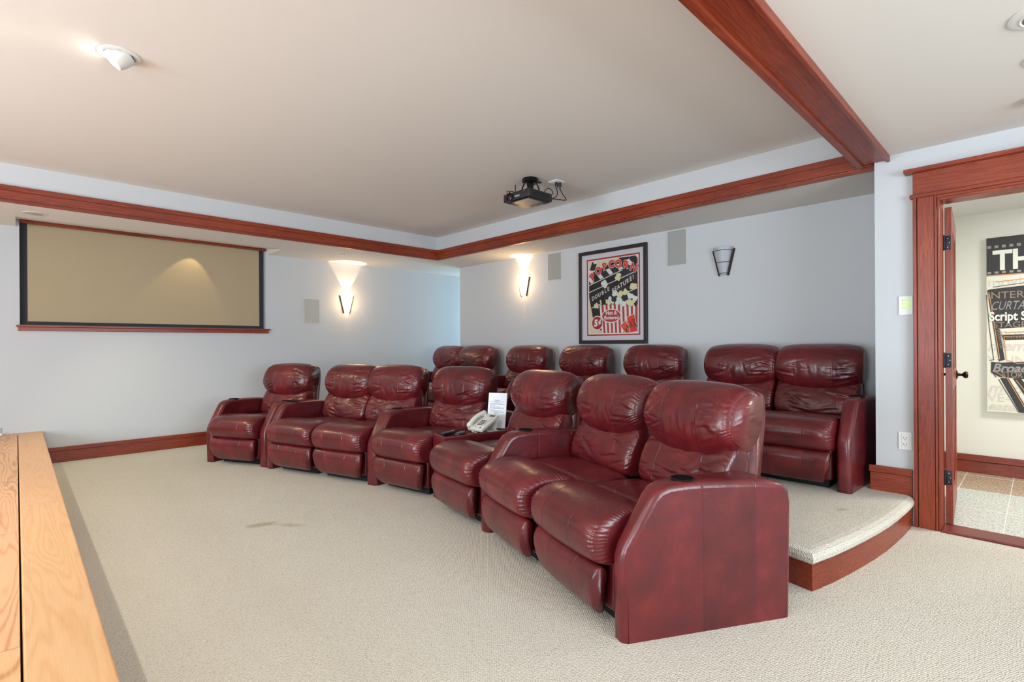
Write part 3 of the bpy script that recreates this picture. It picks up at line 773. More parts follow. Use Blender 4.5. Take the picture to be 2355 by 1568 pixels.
ctr = [Vector(p) for p in ((-.058, -.01, .03), (-.07, -.045, .012), (-.06, -.085, .012), (-.02, -.10, .012), (.01, -.085, .012), (.0, -.05, .02), (-.03, -.055, .02), (-.04, -.09, .022), (.0, -.12, .012), (.035, -.11, .01))]
N = 260
for i in range(N + 1):
    f = i / N * (len(ctr) - 1); k = min(int(f), len(ctr) - 2); p = ctr[k].lerp(ctr[k + 1], f - k); d = (ctr[k + 1] - ctr[k]).normalized(); s = d.cross(Vector((0, 0, 1))).normalized(); n_ = d.cross(s)
    a = i * .9; pts.append(pM @ (p + (s * math.cos(a) + n_ * math.sin(a)) * .0052))
m.tube(pts, .0016, 5); m.build('coiled_cord', PHONE, ph, True)
# remotes
for i, (x, y, a, L, lab) in enumerate(((2.425, 3.225, 14, .17, 'long black remote control lying at the front of the console tray'), (2.47, 3.135, 24, .11, 'small grey-black remote control lying between long remote and telephone cord'))):
    t = thing('remote_control', lab, 'remote control', (x, y, CZ), math.radians(a))
    m = MB(); m.box(-L / 2, -.023, .001, L / 2, .023, .022, 0, .006, None, 3); m.build('remote_body', BLACK, t, .8, local=True)
    m = MB()
    for r in range(6):
        for c in range(3): m.box(-L * .4 + r * L * .11, -.015 + c * .012, .0215, -L * .4 + r * L * .11 + .006, -.009 + c * .012, .0235, 0, .001)
    if i == 0: m.lathe([(.014, 0), (.013, .003), (0, .003)], Matrix.Translation((L * .33, 0, .0215)), 18)
    else: m.box(L * .15, -.015, .0215, L * .42, .015, .0228)
    m.build('remote_button', plain('remote_key_grey', (120, 128, 140), .4), t, False, local=True)
# sign sheet in clear stand
sg = thing('paper_sign', 'white instruction sheet leaning in a stand behind the telephone', 'sign', (2.87, 3.17, CZ))
a = Vector((2.842, 3.246, CZ + .004)); b_ = Vector((2.908, 3.094, CZ + .004)); rgt = (b_ - a).normalized(); upv = (Vector((0, 0, 1)) + Vector((.17, .07, 0))).normalized()
fM = facing(a, rgt, upv); SW, SH = .165, .292
m = MB(); m.box(0, 0, -.0006, SW, SH, .0006, 0, 0, fM); m.build('paper_sheet', plain('paper', (232, 236, 244), .6), sg)
m = MB(); m.box(-.003, -.002, -.004, SW + .003, SH + .002, -.001, 0, 0, fM); m.box(-.003, .0, -.004, SW + .003, .003, .05, 0, 0, fM)
acr = NT('clear_acrylic'); acr.base((.8, .85, .9, 1)); acr.set(Roughness=.08, Alpha=.35); m.build('clear_stand', acr.m, sg)
m = MB(); m.box(SW * .35, SH * .785, .0008, SW * .62, SH * .80, .0011, 0, 0, fM); random.seed(3)
for k, (yy, x0_, x1_) in enumerate([(.745, .14, .86), (.725, .35, .62), (.69, .1, .8), (.665, .1, .9), (.64, .1, .4), (.60, .1, .65), (.575, .1, .88), (.55, .1, .9), (.52, .1, .35), (.485, .12, .85), (.45, .12, .9)]):
    x = x0_
    while x < x1_:
        L = random.uniform(.03, .09); m.box(SW * x, SH * yy, .0008, SW * min(x + L, x1_), SH * (yy + .009), .0011, 0, 0, fM); x += L + .014
m.build('sign_lettering', plain('ink', (70, 80, 110), .7), sg)

# ------------------------------------------------------------------ projector
pj = thing('ceiling_projector', 'black projector hanging from the tray ceiling on a round mount', 'projector', (3.28, 3.17, ZT))
px0, px1, py0, py1, pz0, pz1 = 3.133, 3.430, 3.015, 3.335, 2.432, 2.512
GREYP = plain('projector_plastic', (36, 36, 37), .42)
m = MB(); m.box(px0, py0, pz0 + .008, px1, py1, pz1, 0, .008, None, 3); m.box(px0 + .03, py0 + .02, pz0, px1 - .015, py1 - .03, pz0 + .012, 0, .004)
m.build('projector_body', GREYP, pj, .8)
m = MB(); m.box(px0 + .02, py0 + .03, pz0 - .003, px0 + .21, py0 + .23, pz0 + .001, 0, .001); m.box(px0 + .225, py0 + .06, pz0 - .003, px0 + .27, py0 + .2, pz0 + .001, 0, .001)
m.build('bottom_cover', plain('grey_cover', (74, 76, 79), .38), pj)
lensM = Matrix.Translation((px0, py1 - .085, pz0 + .040)) @ Matrix.Rotation(-math.pi / 2, 4, 'Y')
m = MB(); m.lathe([(.037, -.002), (.037, .014), (.031, .017), (.028, .004), (.022, .0)], lensM, 30); ln = m.build('lens_ring', BLACK, pj, .7)
m = MB(); m.lathe([(.028, .003), (.020, .009), (0, .012)], lensM, 26); m.build('lens_glass', plain('coated_lens', (70, 28, 34), .05), pj, True)
m = MB(); m.box(px0 - .0015, py0 + .115, pz0 + .030, px0, py0 + .175, pz0 + .044); m.build('name_plate', plain('grey_badge', (150, 150, 152), .4), pj)
m = MB(); m.text('VIP', .018, facing((px0 - .001, py0 + .07, pz0 + .058), (0, -1, 0)), 0); m.build('badge', CHROME, pj)
m = MB()
for k in range(9): m.box(px0 + .05 + k * .024, py0 - .001, pz0 + .02, px0 + .062 + k * .024, py0 + .001, pz1 - .012)
m.build('vent_slot', BLACK, pj)
m = MB(); c = (3.315, 3.175)
m.lathe([(0, ZT), (.072, ZT), (.075, ZT - .03), (.06, ZT - .045), (.03, ZT - .05), (.028, ZT - .10), (.06, ZT - .105), (.06, ZT - .115), (0, ZT - .115)], Matrix.Translation((c[0], c[1], 0)), 8)
for k in range(4):
    a = k * math.pi / 2 + .6; p = Vector((c[0] + .055 * math.cos(a), c[1] + .055 * math.sin(a), 0))
    m.tube([(p.x, p.y, ZT - .04), (p.x + .015 * math.cos(a), p.y + .015 * math.sin(a), ZT - .075), (c[0] + .10 * math.cos(a), c[1] + .09 * math.sin(a), pz1)], .006)
m.tube([(c[0] + .07, c[1] - .02, ZT - .02), (c[0] + .105, c[1] - .035, ZT - .018)], .009, 8)
m.box(c[0] - .09, c[1] - .07, pz1 + .006, c[0] + .09, c[1] + .07, pz1 + .016, 0, .003)
m.build('ceiling_mount', DARK, pj, .6)
m = MB()
def arc(c, r, a0, a1, n, ax, ay): return [Vector(c) + Vector(ax) * (r * math.cos(a0 + (a1 - a0) * i / n)) + Vector(ay) * (r * math.sin(a0 + (a1 - a0) * i / n)) for i in range(n + 1)]
def cable(pts, r=.004):
    MB().tube(pts, r).build('power_cable', BLACK, pj, True)
cable(arc((3.22, 3.27, pz1 + .01), .055, 0, math.pi, 14, (.7, .7, 0), (0, 0, 1.5))); cable(arc((3.21, 3.29, pz1 + .01), .04, 0, math.pi, 14, (1, 0, 0), (0, .3, .8)))
cable(arc((3.17, 3.30, pz1 + .015), .035, 0, 5.6, 18, (1, .3, 0), (0, .2, .6))); cable(arc((3.42, 3.05, pz1), .04, 0, math.pi, 14, (.7, -.7, 0), (0, 0, 1.4)))
def cat(pts, n=8):
    P = [Vector(p) for p in pts]; P = [P[0]] + P + [P[-1]]; out = []
    for i in range(1, len(P) - 2):
        for j in range(n):
            t = j / n; a, b_, c_, d_ = P[i - 1:i + 3]; out.append(.5 * ((2 * b_) + (c_ - a) * t + (2 * a - 5 * b_ + 4 * c_ - d_) * t * t + (3 * b_ - a - 3 * c_ + d_) * t ** 3))
    return out + [P[-2]]
cable(cat([(3.43, 3.10, 2.49), (3.50, 3.06, 2.50), (3.54, 3.05, 2.54), (3.545, 3.065, 2.60)]), .0042)
cable(cat([(3.43, 3.08, 2.485), (3.52, 3.03, 2.485), (3.60, 3.0, 2.49), (3.585, 3.03, 2.55), (3.575, 3.05, 2.60)]), .0042)
wp = thing('ceiling_outlet', 'white outlet plate on the ceiling with two black plugs beside the projector', 'outlet', (3.545, 3.065, ZT))
m = MB(); m.box(3.49, 3.01, ZT - .010, 3.605, 3.12, ZT, 0, .003); m.build('outlet_plate', WHITE, wp, .7)
for (x, y) in ((3.545, 3.065), (3.575, 3.05)):
    m = MB(); m.lathe([(0, 0), (.013, 0), (.014, -.03), (.008, -.045), (.006, -.062), (0, -.062)], Matrix.Translation((x, y, ZT - .010)), 14); m.build('power_plug', BLACK, wp, .7)

# ------------------------------------------------------------------ sconces
GLOW = emit('lit_glass', (255, 214, 160), 9.0)
def sconce(origin, n_dir, lit, label, group):
    """half-cone glass on a wall; origin at bottom centre on wall, n_dir points into the room"""
    nd = Vector(n_dir); r_ = Vector((0, 0, 1)).cross(nd) * -1
    Mx = Matrix(((r_.x, nd.x, 0, origin[0]), (r_.y, nd.y, 0, origin[1]), (r_.z, nd.z, 1, origin[2]), (0, 0, 0, 1)))
    t = thing('wall_sconce', label, 'wall lamp', origin, 0, group)
    S = Matrix.Diagonal((1, .86, 1, 1))
    m = MB(); m.lathe([(.038, .004), (.098, .262), (.095, .262), (.036, .006)], Mx @ Matrix.Translation((0, .010, 0)) @ S, 26, 0, 0, math.pi)
    m.build('glass_shade', GLOW if lit else GLASSOFF, t, .8)
    m = MB()
    for z, r in ((.016, .0415), (.120, .0665), (.232, .0925)):
        m.tube([Mx @ Vector((r * math.cos(a), .010 + .86 * r * math.sin(a), z)) for a in [math.pi * i / 20 for i in range(21)]], .0028, 6)
    for s in (1, -1):
        m.tube([Mx @ Vector((s * .040, .012, -.004)), Mx @ Vector((s * .098, .012, .246))], .0045, 6)
        m.tube([Mx @ Vector((s * .040, .030, -.004)), Mx @ Vector((s * .096, .036, .238))], .0028, 6)
        q = [Mx @ Vector(v) for v in ((s * .038, 0, -.006), (s * .050, 0, -.006), (s * .110, 0, .246), (s * .098, 0, .246))]
        m.prism(q, nd * .014)
    m.build('metal_cage', BRONZE, t, .6)
    if lit:
        o = Mx @ Vector((0, .045, .235))
        spot('sconce_uplight', o, (0, 0, 1), 15, (1, .72, .44), 62, .2, .006)
        l = bpy.data.lights.new('sconce_bulb', 'POINT'); l.energy = 2.6; l.color = (1, .66, .36); l.shadow_soft_size = .05
        lo = bpy.data.objects.new('sconce_bulb', l); COL.objects.link(lo); lo.location = Mx @ Vector((0, .16, .15))
        spot('sconce_downlight', Mx @ Vector((0, .03, -.008)), (0, 0, -1), 1.0, (1, .8, .55), 34, .8, .01)
    return t
sconce((3.435, YA, 1.652), (0, -1, 0), True, 'lit glass wall sconce on the screen wall beside the grey speaker grille', 'wall sconces')
sconce((XB, 4.833, 1.835), (-1, 0, 0), True, 'lit glass wall sconce left of the popcorn poster', 'wall sconces')
sconce((XB, 2.125, 1.835), (-1, 0, 0), False, 'unlit glass wall sconce right of the popcorn poster', 'wall sconces')

# ------------------------------------------------------------------ in-wall speakers
def speaker(x0, x1, z0, z1, wall, label):
    t = thing('wall_speaker', label, 'speaker', ((x0 + x1) / 2, YA, z0) if wall == 'A' else (XB, (x0 + x1) / 2, z0), 0, 'flush wall speakers')
    fr_ = MB(); g_ = MB(); w_ = .008
    def bx(m, a0, a1, c0, c1, dep, off=0):
        if wall == 'A': m.box(a0, YA - dep, c0, a1, YA + off, c1, 0, .001)
        else: m.box(XB - dep, a0, c0, XB + off, a1, c1, 0, .001)
    for a in ((x0, x1, z0, z0 + w_), (x0, x1, z1 - w_, z1), (x0, x0 + w_, z0 + w_, z1 - w_), (x1 - w_, x1, z0 + w_, z1 - w_)): bx(fr_, *a, .008)
    bx(g_, x0 + w_, x1 - w_, z0 + w_, z1 - w_, .005)
    fr_.build('speaker_frame', OFFW, t); g_.build('speaker_grille', GRILLE, t)
speaker(2.816, 3.038, 1.486, 1.825, 'A', 'flush grey speaker grille on the screen wall left of the lit sconce')
speaker(4.174, 4.406, 1.989, 2.341, 'B', 'flush grey speaker grille between the lit sconce and the popcorn poster')
speaker(2.505, 2.726, 1.984, 2.357, 'B', 'flush grey speaker grille between the popcorn poster and the unlit sconce')

# ------------------------------------------------------------------ popcorn poster
ps = thing('framed_poster', 'black framed popcorn double feature poster with white mat', 'framed poster', (XB, 3.42, 1.18))
PY0, PY1, PZ0, PZ1 = 3.885, 2.955, 1.180, 2.278      # left, right, bottom, top
m = MB(); fwid = .042
for (a, b_, c, d) in ((PY1, PY0, PZ0, PZ0 + fwid), (PY1, PY0, PZ1 - fwid, PZ1), (PY1, PY1 + fwid, PZ0 + fwid, PZ1 - fwid), (PY0 - fwid, PY0, PZ0 + fwid, PZ1 - fwid)): m.box(XB - .030, a, c, XB, b_, d, 0, .003)
m.build('picture_frame', plain('espresso_frame', (44, 34, 33), .35), ps)
m = MB(); m.box(XB - .014, PY1 + .03, PZ0 + .03, XB - .002, PY0 - .03, PZ1 - .03); m.build('mat_board', plain('mat_white', (216, 214, 220), .7), ps)
def PP(s, t, l=0): return Vector((XB - .0150 - .0004 * l, 3.880 - s * .927, 1.18 + t * 1.097))
pm = [plain('poster_' + n_, c, .5) for n_, c in (('red', (176, 34, 40)), ('cream', (222, 212, 182)), ('black', (30, 28, 30)), ('white', (232, 230, 228)), ('bright_red', (222, 52, 40)), ('orange', (226, 92, 52)), ('kernel_yellow', (226, 222, 178)), ('kernel_pale', (226, 230, 222)), ('brick', (182, 58, 50)))]
RED, CREAM, BLK, WHT, BRED, ORG, KY, KP, BRK = range(9)
m = MB()
PLAY = [0]
def pg(pts, mi, l): PLAY[0] += 1; m.poly([PP(a, b_, l + (PLAY[0] % 25) * .03) for a, b_ in pts], mi)
def rect(a, b_, c, d): return [(a, b_), (c, b_), (c, d), (a, d)]
def ell(cs, ct, rs, rt_, n=40): return [(cs + rs * math.cos(2 * math.pi * k / n), ct + rt_ * math.sin(2 * math.pi * k / n)) for k in range(n)]
pg(rect(.119, .087, .901, .912), RED, 0); pg(rect(.137, .101, .884, .896), WHT, 1); pg(rect(.155, .112, .870, .886), CREAM, 2)
# dark ground with slanted left edge and a hole-punched film strip at the top
S0, S1, T0_, T1_ = .155, .870, .112, .886
def clip(pts):
    def cl(P, f, ip):
        out = []
        for i, p in enumerate(P):
            q = P[i - 1]
            if f(p):
                if not f(q): out.append(ip(q, p))
                out.append(p)
            elif f(q): out.append(ip(q, p))
        return out
    def mk(ax, v):
        return lambda q, p: tuple(q[k] + (p[k] - q[k]) * (v - q[ax]) / (p[ax] - q[ax]) for k in (0, 1))
    for f, ip in ((lambda p: p[0] >= S0, mk(0, S0)), (lambda p: p[0] <= S1, mk(0, S1)), (lambda p: p[1] >= T0_, mk(1, T0_)), (lambda p: p[1] <= T1_, mk(1, T1_))):
        if pts: pts = cl(pts, f, ip)
    return pts
def cp(pts, mi, l):
    q = clip(pts)
    if len(q) > 2: pg(q, mi, l)
cp([(.155, .66), (.25, .70), (.87, .875), (.87, .112), (.36, .112), (.215, .27), (.155, .50)], BLK, 3)
# film strip band (slanted)
bA, bB = Vector((.14, .625)), Vector((.87, .805)); dirv = (bB - bA).normalized(); nrm = Vector((-dirv.y, dirv.x))
def band(u0, u1, v0, v1, mi, l, sk=-.10):
    f = lambda u, v: tuple(bA + dirv * u + nrm * v + dirv * (v * sk * 6))
    cp([f(u0, v0), f(u1, v0), f(u1, v1), f(u0, v1)], mi, l)
band(.0, .9, .012, .125, BLK, 4)
for k in range(6): band(.06 + k * .147, .115 + k * .147, .014, .085, WHT, 5)
band(.60, .66, .10, .19, BLK, 4); band(.62, .95, .10, .2, BLK, 4); band(.72, .80, .10, .19, WHT, 5)
cp([(.205, .880), (.29, .880), (.245, .79), (.165, .79)], BLK, 4); cp([(.235, .884), (.298, .884), (.29, .86), (.225, .858)], WHT, 5); cp([(.155, .795), (.21, .79), (.235, .735), (.155, .745)], WHT, 5)
for (a, b_) in (((.158, .633), (.662, .758)), ((.157, .557), (.868, .732)), ((.193, .387), (.869, .559))):
    d_ = (Vector(b_) - Vector(a)).normalized(); n_ = Vector((-d_.y, d_.x)) * .0042
    pg([tuple(Vector(a) - n_), tuple(Vector(b_) - n_), tuple(Vector(b_) + n_), tuple(Vector(a) + n_)], WHT, 6)
def ptext(body, s, t, size, ang, mi, l, bold=0, shear=0, sx=1.0):
    p = PP(s, t, l); a = math.radians(ang); m.text(body, size, facing(p, (0, -math.cos(a), math.sin(a)), (0, math.sin(a), math.cos(a))), mi, bold, shear, sx, 'CENTER')
for ch, s, t, a in zip('POPCORN', (.235, .318, .408, .500, .595, .698, .800), (.695, .748, .782, .797, .792, .773, .735), (38, 26, 16, 5, -5, -12, -24)):
    ptext(ch, s + .004, t - .004, .118, a, BLK, 7, .010, 0, .95); ptext(ch, s, t, .118, a, WHT, 8, .009, 0, .95); ptext(ch, s, t + .001, .116, a, BRED, 9, .005, 0, .95)
def kern(s, t, sc_, mi, l, sd):
    rnd = random.Random(sd); a0 = rnd.uniform(0, 6)
    for k in range(5):
        a = a0 + k * 1.3 + rnd.uniform(-.3, .3); q = sc_ * (.55 if k < 4 else 0); r_ = sc_ * rnd.uniform(.42, .58) if k < 4 else sc_ * .62
        pg(ell(s + q * math.cos(a), t + q * .85 * math.sin(a), r_, r_ * .85, 16), mi, l + k * .004)
for i, (s, t, sc_, mi) in enumerate(((.391, .628, .052, KP), (.602, .688, .048, KY), (.812, .573, .050, KY), (.272, .405, .040, KY))): kern(s, t, sc_, mi, 9, i)
a_ = 12.5
for i, (ch, s, t) in enumerate(zip('DOUBLE', (.222, .270, .320, .370, .413, .456), (.470, .487, .505, .523, .539, .555))): ptext(ch, s, t, .062, 24, WHT, 10, .0015, .35, .9)
for i, (ch, s, t) in enumerate(zip('FEATURE!', (.525, .565, .607, .648, .692, .738, .780, .815), (.532, .549, .566, .583, .600, .619, .637, .652))): ptext(ch, s, t, .066, 26, WHT, 10, .0015, .35, .9)
# striped bucket
NSTR = 21
for k in range(NSTR):
    a0, a1 = k / NSTR, (k + 1) / NSTR
    tp = lambda a: (.318 + .64 * a, .415 - .02 * a); bt = lambda a: (.352 + .60 * a, .105)
    cp([tp(a0), tp(a1), bt(a1), bt(a0)], WHT if k % 2 == 0 else BRK, 11)
ks = [(.36, .448, .036), (.385, .456, .04), (.43, .440, .03), (.475, .458, .042), (.510, .44, .034), (.554, .515, .044), (.545, .46, .045), (.60, .45, .04), (.622, .511, .044), (.65, .436, .045), (.707, .526, .046), (.70, .47, .05), (.740, .425, .046), (.772, .485, .044), (.80, .415, .044), (.836, .457, .036), (.846, .40, .026), (.59, .42, .036), (.46, .425, .03), (.68, .405, .036)]
for i, (s, t, sc_) in enumerate(ks): kern(s, t, sc_ * 1.04, BLK, 12 + i * .2, 50 + i); kern(s, t, sc_, KP if i % 2 else KY, 12.1 + i * .2, 50 + i)
pg(ell(.283, .223, .088, .078), WHT, 17); pg(ell(.283, .223, .078, .069), RED, 18)
ptext('5', .262, .190, .105, 0, WHT, 19, .006, .1); ptext('\u00a2', .322, .215, .075, 0, WHT, 19, .004)
pg(ell(.496, .292, .146, .073), WHT, 17); pg(ell(.496, .292, .134, .064), BRK, 18)
ptext('Hot &', .497, .305, .060, -1, WHT, 19, .0018); ptext('Buttered', .497, .257, .055, -1, WHT, 19, .0018)
cp([(.622, .188), (.703, .240), (.800, .112), (.690, .105)], WHT, 19.4); cp([(.628, .187), (.703, .234), (.790, .112), (.700, .112)], ORG, 20)
cp([(.718, .270), (.828, .304), (.878, .112), (.768, .105)], WHT, 21); cp([(.724, .267), (.824, .298), (.866, .125), (.772, .116)], BRED, 22)
cp([(.636, .196), (.690, .228), (.697, .222), (.643, .190)], BLK, 21.5) if False else None
cp([(.735, .258), (.818, .284), (.821, .274), (.738, .248)], ORG, 22.5)
p_ = lambda body, s, t, ang, size: m.text(body, size, facing(PP(s, t, 23), (0, -math.cos(ang), math.sin(ang)), (0, math.sin(ang), math.cos(ang))), BLK, .001, 0, .8, 'CENTER')
p_('ADMIT', .818, .200, math.radians(-70), .042); p_('ONE', .768, .190, math.radians(-70), .042)
p_('AD', .722, .168, math.radians(-50), .042); p_('ON', .700, .132, math.radians(-50), .042)
m.build('poster_print', pm, ps)
gl = bpy.data.materials.new('picture_glass'); gl.use_nodes = True; nt = gl.node_tree; nt.nodes.clear()
o_ = nt.nodes.new('ShaderNodeOutputMaterial'); mx = nt.nodes.new('ShaderNodeMixShader'); tb = nt.nodes.new('ShaderNodeBsdfTransparent'); gb = nt.nodes.new('ShaderNodeBsdfGlossy'); gb.inputs['Roughness'].default_value = .02; fz = nt.nodes.new('ShaderNodeFresnel'); fz.inputs['IOR'].default_value = 1.4
nt.links.new(fz.outputs[0], mx.inputs[0]); nt.links.new(tb.outputs[0], mx.inputs[1]); nt.links.new(gb.outputs[0], mx.inputs[2]); nt.links.new(mx.outputs[0], o_.inputs[0])
m = MB(); xg = XB - .0262; m.add([(xg, PY1 + .04, PZ0 + .04), (xg, PY0 - .04, PZ0 + .04), (xg, PY0 - .04, PZ1 - .04), (xg, PY1 + .04, PZ1 - .04)], [(0, 1, 2, 3)]); gp = m.build('glass_pane', gl, ps)
if gp.data.polygons[0].normal.x > 0: gp.data.flip_normals()

# ------------------------------------------------------------------ hall canvas
hc = thing('canvas_print', 'tall canvas with a dark director chair and theater words in the hall', 'canvas print', (6.18, 0, .56))
HX = 6.158; hm = [plain('canvas_' + n_, c, .7) for n_, c in (('ivory', (226, 226, 212)), ('charcoal', (58, 58, 60)), ('orange', (206, 150, 96)), ('grey', (150, 150, 148)), ('white', (232, 234, 226)), ('faded', (212, 204, 196)), ('taupe', (150, 134, 118)))]
IV, CH, OR_, GR, WH_, FA, TA = range(7)
m = MB(); m.box(HX, -.62, .562, 6.20, .330, 2.090, 0, .003); m.build('canvas_panel', hm[0], hc)
m = MB()
def HP(y, z, l=0): return Vector((HX - .0008 - .0005 * l, y, z))
LAY = [0]
def hg(pts, mi, l): LAY[0] += 1; m.poly([HP(a, b_, l + LAY[0] * .02) for a, b_ in pts], mi)
def ht(body, y, z, size, mi, l, bold=0, shear=0, sx=1.0, ang=0):
    a = math.radians(ang); m.text(body, size, facing(HP(y, z, l), (0, -math.cos(a), math.sin(a)), (0, math.sin(a), math.cos(a))), mi, bold, shear, sx)
hg([(.328, 1.762), (-.618, 1.762), (-.618, 2.088), (.328, 2.088)], CH, 0); hg([(.328, 1.752), (-.618, 1.752), (-.618, 1.762), (.328, 1.762)], OR_, 1)
for k in range(20):
    y = .322 - k * .0465; hg([(y, 1.995), (y - .024, 1.995), (y - .024, 2.018), (y, 2.018)], GR, 1); hg([(y, 1.772), (y - .024, 1.772), (y - .024, 1.79), (y, 1.79)], GR, 1)
ht('T', .286, 1.806, .235, WH_, 4, .007, 0, .84); ht('H', .170, 1.806, .235, WH_, 4, .007, 0, .84)
ht('movie T', .322, 1.660, .11, FA, 1.3); ht('movie T', .27, 1.225, .10, FA, 1.3); ht('memb', .326, 1.10, .12, FA, 1.3, .003, .3); ht('VE-IN m', .322, .985, .10, FA, 1.3); ht('mem', .322, .735, .12, FA, 1.3, .003, .3); ht('VE-IN', .326, .655, .10, FA, 1.3); ht('eater', .326, .58, .10, FA, 1.3, .002, .3)
# the chair back panel with words
hg([(.318, 1.635), (.286, 1.640), (-.52, 1.700), (-.50, 1.335), (.262, 1.290)], CH, 3)
hg([(.325, 1.63), (.288, 1.640), (.215, 1.02), (.252, 1.005)], CH, 3)
hg([(.235, 1.235), (-.50, 1.260), (-.50, 1.215), (.222, 1.19)], CH, 3)
hg([(.302, 1.000), (.236, .995), (-.50, 1.05), (-.50, .80), (.05, .855), (.250, .870), (.302, .905)], CH, 3)
hg([(.245, .862), (.190, .858), (.065, .57), (.125, .57)], CH, 3); hg([(.165, .86), (.115, .86), (-.05, .57), (.02, .57)], CH, 3)
def hl(a, b_, wd, mi, l):
    a, b_ = Vector(a), Vector(b_); d_ = (b_ - a).normalized(); n_ = Vector((-d_.y, d_.x)) * wd / 2; hg([tuple(a - n_), tuple(b_ - n_), tuple(b_ + n_), tuple(a + n_)], mi, l)
for a, b_ in (((.312, 1.61), (.247, 1.03)), ((.247, 1.03), (.262, 1.02)), ((.218, 1.22), (-.4, 1.245)), ((.218, 1.22), (.206, 1.02)), ((.206, 1.02), (.14, .99)), ((.14, .99), (-.4, 1.03)), ((.277, .915), (.20, .86)), ((.20, .86), (.075, .57)), ((.145, .845), (.0, .60)), ((.27, 1.70), (-.3, 1.735)), ((.22, 1.255), (-.4, 1.28))): hl(a, b_, .0055, OR_, 4)
for a, b_ in (((.330, 1.59), (.312, 1.30)), ((.312, 1.30), (.285, 1.02)), ((.285, 1.02), (.315, 1.01)), ((.305, .93), (.27, .865)), ((.255, .85), (.13, .57)), ((.288, 1.655), (-.3, 1.72))): hl(a, b_, .005, CH, 2)
ht('INTERM', .325, 1.553, .085, TA, 8); ht('CURTAIN', .305, 1.455, .105, GR, 8, 0, .35, .62); ht('Script S', .312, 1.362, .105, WH_, 8.5, .003, 0, .72); ht('STAGE', .288, 1.300, .070, TA, 8); ht('INTERM', .205, 1.203, .035, TA, 8)
ht('NARRATOR', .268, 1.295, .042, TA, 8, 0, 0, .8, -82); ht('Broad', .296, .915, .10, GR, 8, .003, .3, .9); ht('STORY', .235, .868, .070, TA, 8, .001, 0, .75)
m.build('canvas_artwork', hm, hc)

# ------------------------------------------------------------------ wall plates
kp = thing('keypad_switch', 'white wall keypad with nine green lit buttons beside the door casing', 'switch', (XC, .607, 1.35))
m = MB(); m.box(XC - .008, .568, 1.352, XC, .642, 1.474, 0, .002); m.build('switch_plate', WHITE, kp)
LED = emit('green_lit_button', (186, 218, 120), .30)
for r in range(3):
    for c in range(3):
        m = MB(); y = .622 - c * .0165; z = 1.447 - r * .0235; m.box(XC - .011, y - .011, z - .0085, XC - .007, y, z + .0065, 0, .001); m.build('lit_button', LED, kp)
ol = thing('wall_outlet', 'white double power outlet low on the column beside the door casing', 'outlet', (XC, .612, .477))
m = MB(); m.box(XC - .007, .577, .478, XC, .647, .594, 0, .002); m.box(XC - .009, .595, .492, XC - .006, .629, .580, 0, .001); m.build('outlet_plate', WHITE, ol)
m = MB()
for z in (.556, .516):
    m = MB()
    for y in (.605, .619): m.box(XC - .0096, y - .0015, z - .004, XC - .0088, y + .0015, z + .005)
    m.lathe([(.0028, 0), (0, .0004)], Matrix.Translation((XC - .0092, .612, z - .012)) @ Matrix.Rotation(-math.pi / 2, 4, 'Y'), 10)
    m.build('socket_slot', BLACK, ol)
o2 = thing('wall_outlet', 'small grey outlet plate at the far left wall just above the stage', 'outlet', (-.14, YA, .34))
m = MB(); m.box(-.175, YA - .006, .338, -.103, YA, .40, 0, .002); m.build('outlet_plate', plain('grey_plate', (170, 170, 165), .5), o2)
tag(MB().lathe([(0, 0), (.016, 0), (.018, .01), (.012, .02), (0, .022)], Matrix.Translation((-.112, 6.93, .334)), 18).build('door_stop', WHITE, None, .8), 'tiny white round stop on the far end of the stage floor', 'door stop')

# ------------------------------------------------------------------ recessed ceiling lamps
def downlight(x, y, z, r, label, kind='flat', name='recessed_light', cat='ceiling light'):
    t = thing(name, label, cat, (x, y, z), 0, 'round fixtures in the ceilings'); Mx = Matrix.Translation((x, y, z))
    if kind == 'flat':
        m = MB(); m.lathe([(r, 0), (r, -.004), (r * .86, -.007), (r * .80, -.005), (r * .66, -.004)], Mx, 36); m.build('trim_ring', OFFW, t, .7)
        m = MB(); m.lathe([(r * .66, -.0035), (r * .4, -.009), (r * .34, -.010), (0, -.008)], Mx, 30); m.build('lamp_disc', plain('lamp_disc_grey', (176, 166, 152), .5), t, .7)
    if kind == 'open':
        m = MB(); m.lathe([(r, 0), (r, -.005), (r * .93, -.008), (r * .72, -.007), (r * .68, -.012), (r * .62, -.010)], Mx, 40); m.build('trim_ring', WHITE, t, .7)
        m = MB(); m.lathe([(r * .62, -.0095), (r * .56, -.006), (r * .3, -.0045), (0, -.004)], Mx, 30); m.build('baffle', plain('bronze_baffle', (112, 100, 72), .3, .7), t, .7)
    return t
downlight(.126, 6.212, ZS, .085, 'flush round ceiling light above the left end of the tan screen')
downlight(3.011, 6.231, ZS, .055, 'flush round ceiling light above the lit screen-wall sconce')
downlight(4.29, 2.44, ZS, .030, 'tiny flush round fixture under the soffit near the popcorn poster')
downlight(2.775, -.02, ZC, .105, 'open recessed light with bronze inside, nearest the top right corner', 'open')
downlight(3.21, -.045, ZC, .098, 'flat white round cover on the low ceiling, middle of three at the right edge', 'flat', 'ceiling_speaker', 'ceiling cover')
t = thing('smoke_detector', 'small domed white detector on the low ceiling, lowest of three at the right edge', 'smoke detector', (3.70, .0, ZC))
m = MB(); m.lathe([(.065, 0), (.064, -.008), (.058, -.012), (.055, -.026), (.03, -.034), (0, -.035)], Matrix.Translation((3.70, -.002, ZC)), 30); m.build('detector_body', OFFW, t, .7)
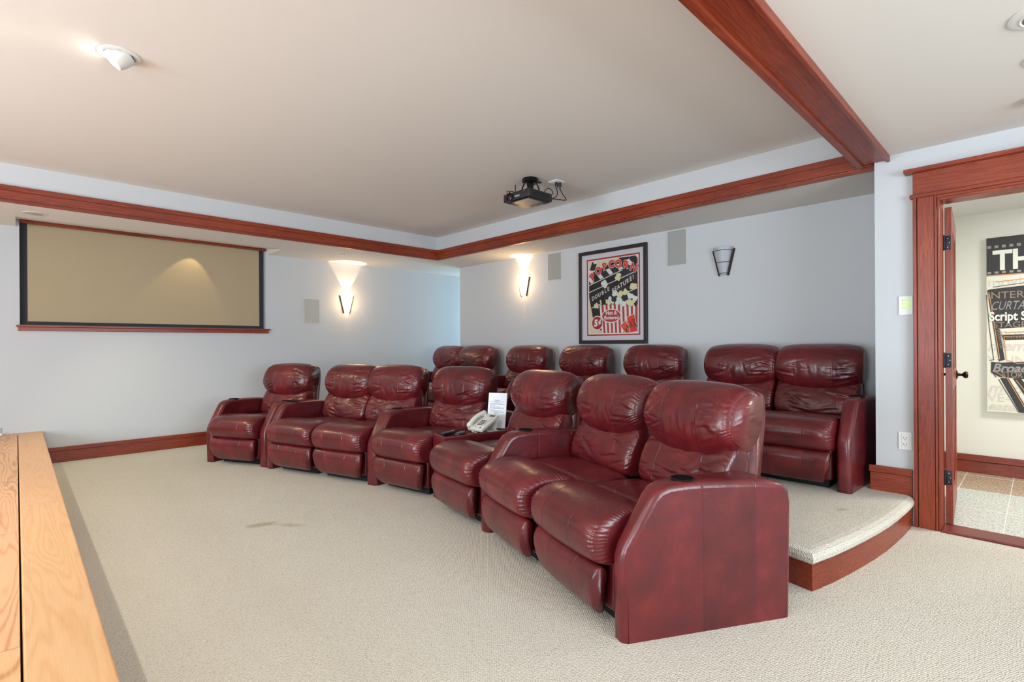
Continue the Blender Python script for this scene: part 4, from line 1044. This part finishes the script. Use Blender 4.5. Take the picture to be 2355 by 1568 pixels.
# eyeball light in the tray, lit
ey = thing('eyeball_light', 'lit tilting eyeball light in the tray ceiling at upper left', 'ceiling light', (.385, 3.262, ZT))
Mx = Matrix.Translation((.385, 3.262, ZT)); m = MB(); m.lathe([(.092, 0), (.092, -.004), (.080, -.008), (.068, -.006), (.066, -.002), (.050, -.001), (0, -.001)], Mx, 40); m.build('trim_ring', WHITE, ey, .7)
aim = Vector((-.62, .12, -.66)).normalized(); qm = aim.to_track_quat('-Z', 'Y').to_matrix().to_4x4(); Me = Matrix.Translation((.385, 3.262, ZT - .004)) @ qm
m = MB(); m.lathe([(.056, .03), (.059, .0), (.056, -.028), (.048, -.046), (.044, -.044), (.040, -.02), (0, -.02)], Me, 30)
m.v = [(v[0], v[1], min(v[2], ZT - .0015)) for v in m.v]
m.build('eyeball', WHITE, ey, .8)
m = MB(); m.lathe([(.0435, -.0445), (.03, -.049), (0, -.050)], Me, 26); m.build('lamp_face', emit('lamp_glow', (255, 244, 230), 30), ey, True)
spot('eyeball_beam', Me @ Vector((0, 0, -.06)), aim, 60, (1, .88, .70), 116, .7, .04)
# further warm spots of the tray and soffit, out of frame above the stage
for (x, y, lb) in ((-.80, 1.0, 'nearest the beam'), (-.80, 3.0, 'over its middle'), (-.80, 5.0, 'over its far end')):
    t = thing('recessed_light', 'warm recessed ceiling light above the oak stage, ' + lb, 'ceiling light', (x, y, ZT), 0, 'round fixtures in the ceilings')
    m = MB(); m.lathe([(.09, 0), (.09, -.005), (.06, -.007)], Matrix.Translation((x, y, ZT)), 30); m.build('trim_ring', WHITE, t, .7)
    m = MB(); m.lathe([(.06, -.006), (0, -.005)], Matrix.Translation((x, y, ZT)), 24); m.build('lamp_face', emit('lamp_glow_warm', (255, 226, 180), 6), t)
    spot('stage_downlight', (x, y, ZT - .02), (.42, 0, -1), 50, (1, .91, .76), 105, .7, .035)
spot('soffit_downlight', (.126, 6.212, ZS - .02), (.5, -.15, -1), 42, (1, .86, .54), 88, .6, .03)
spot('low_ceiling_downlight', (2.8, -.75, ZC - .02), (.1, .1, -1), 26, (1, .80, .52), 80, .6, .04)
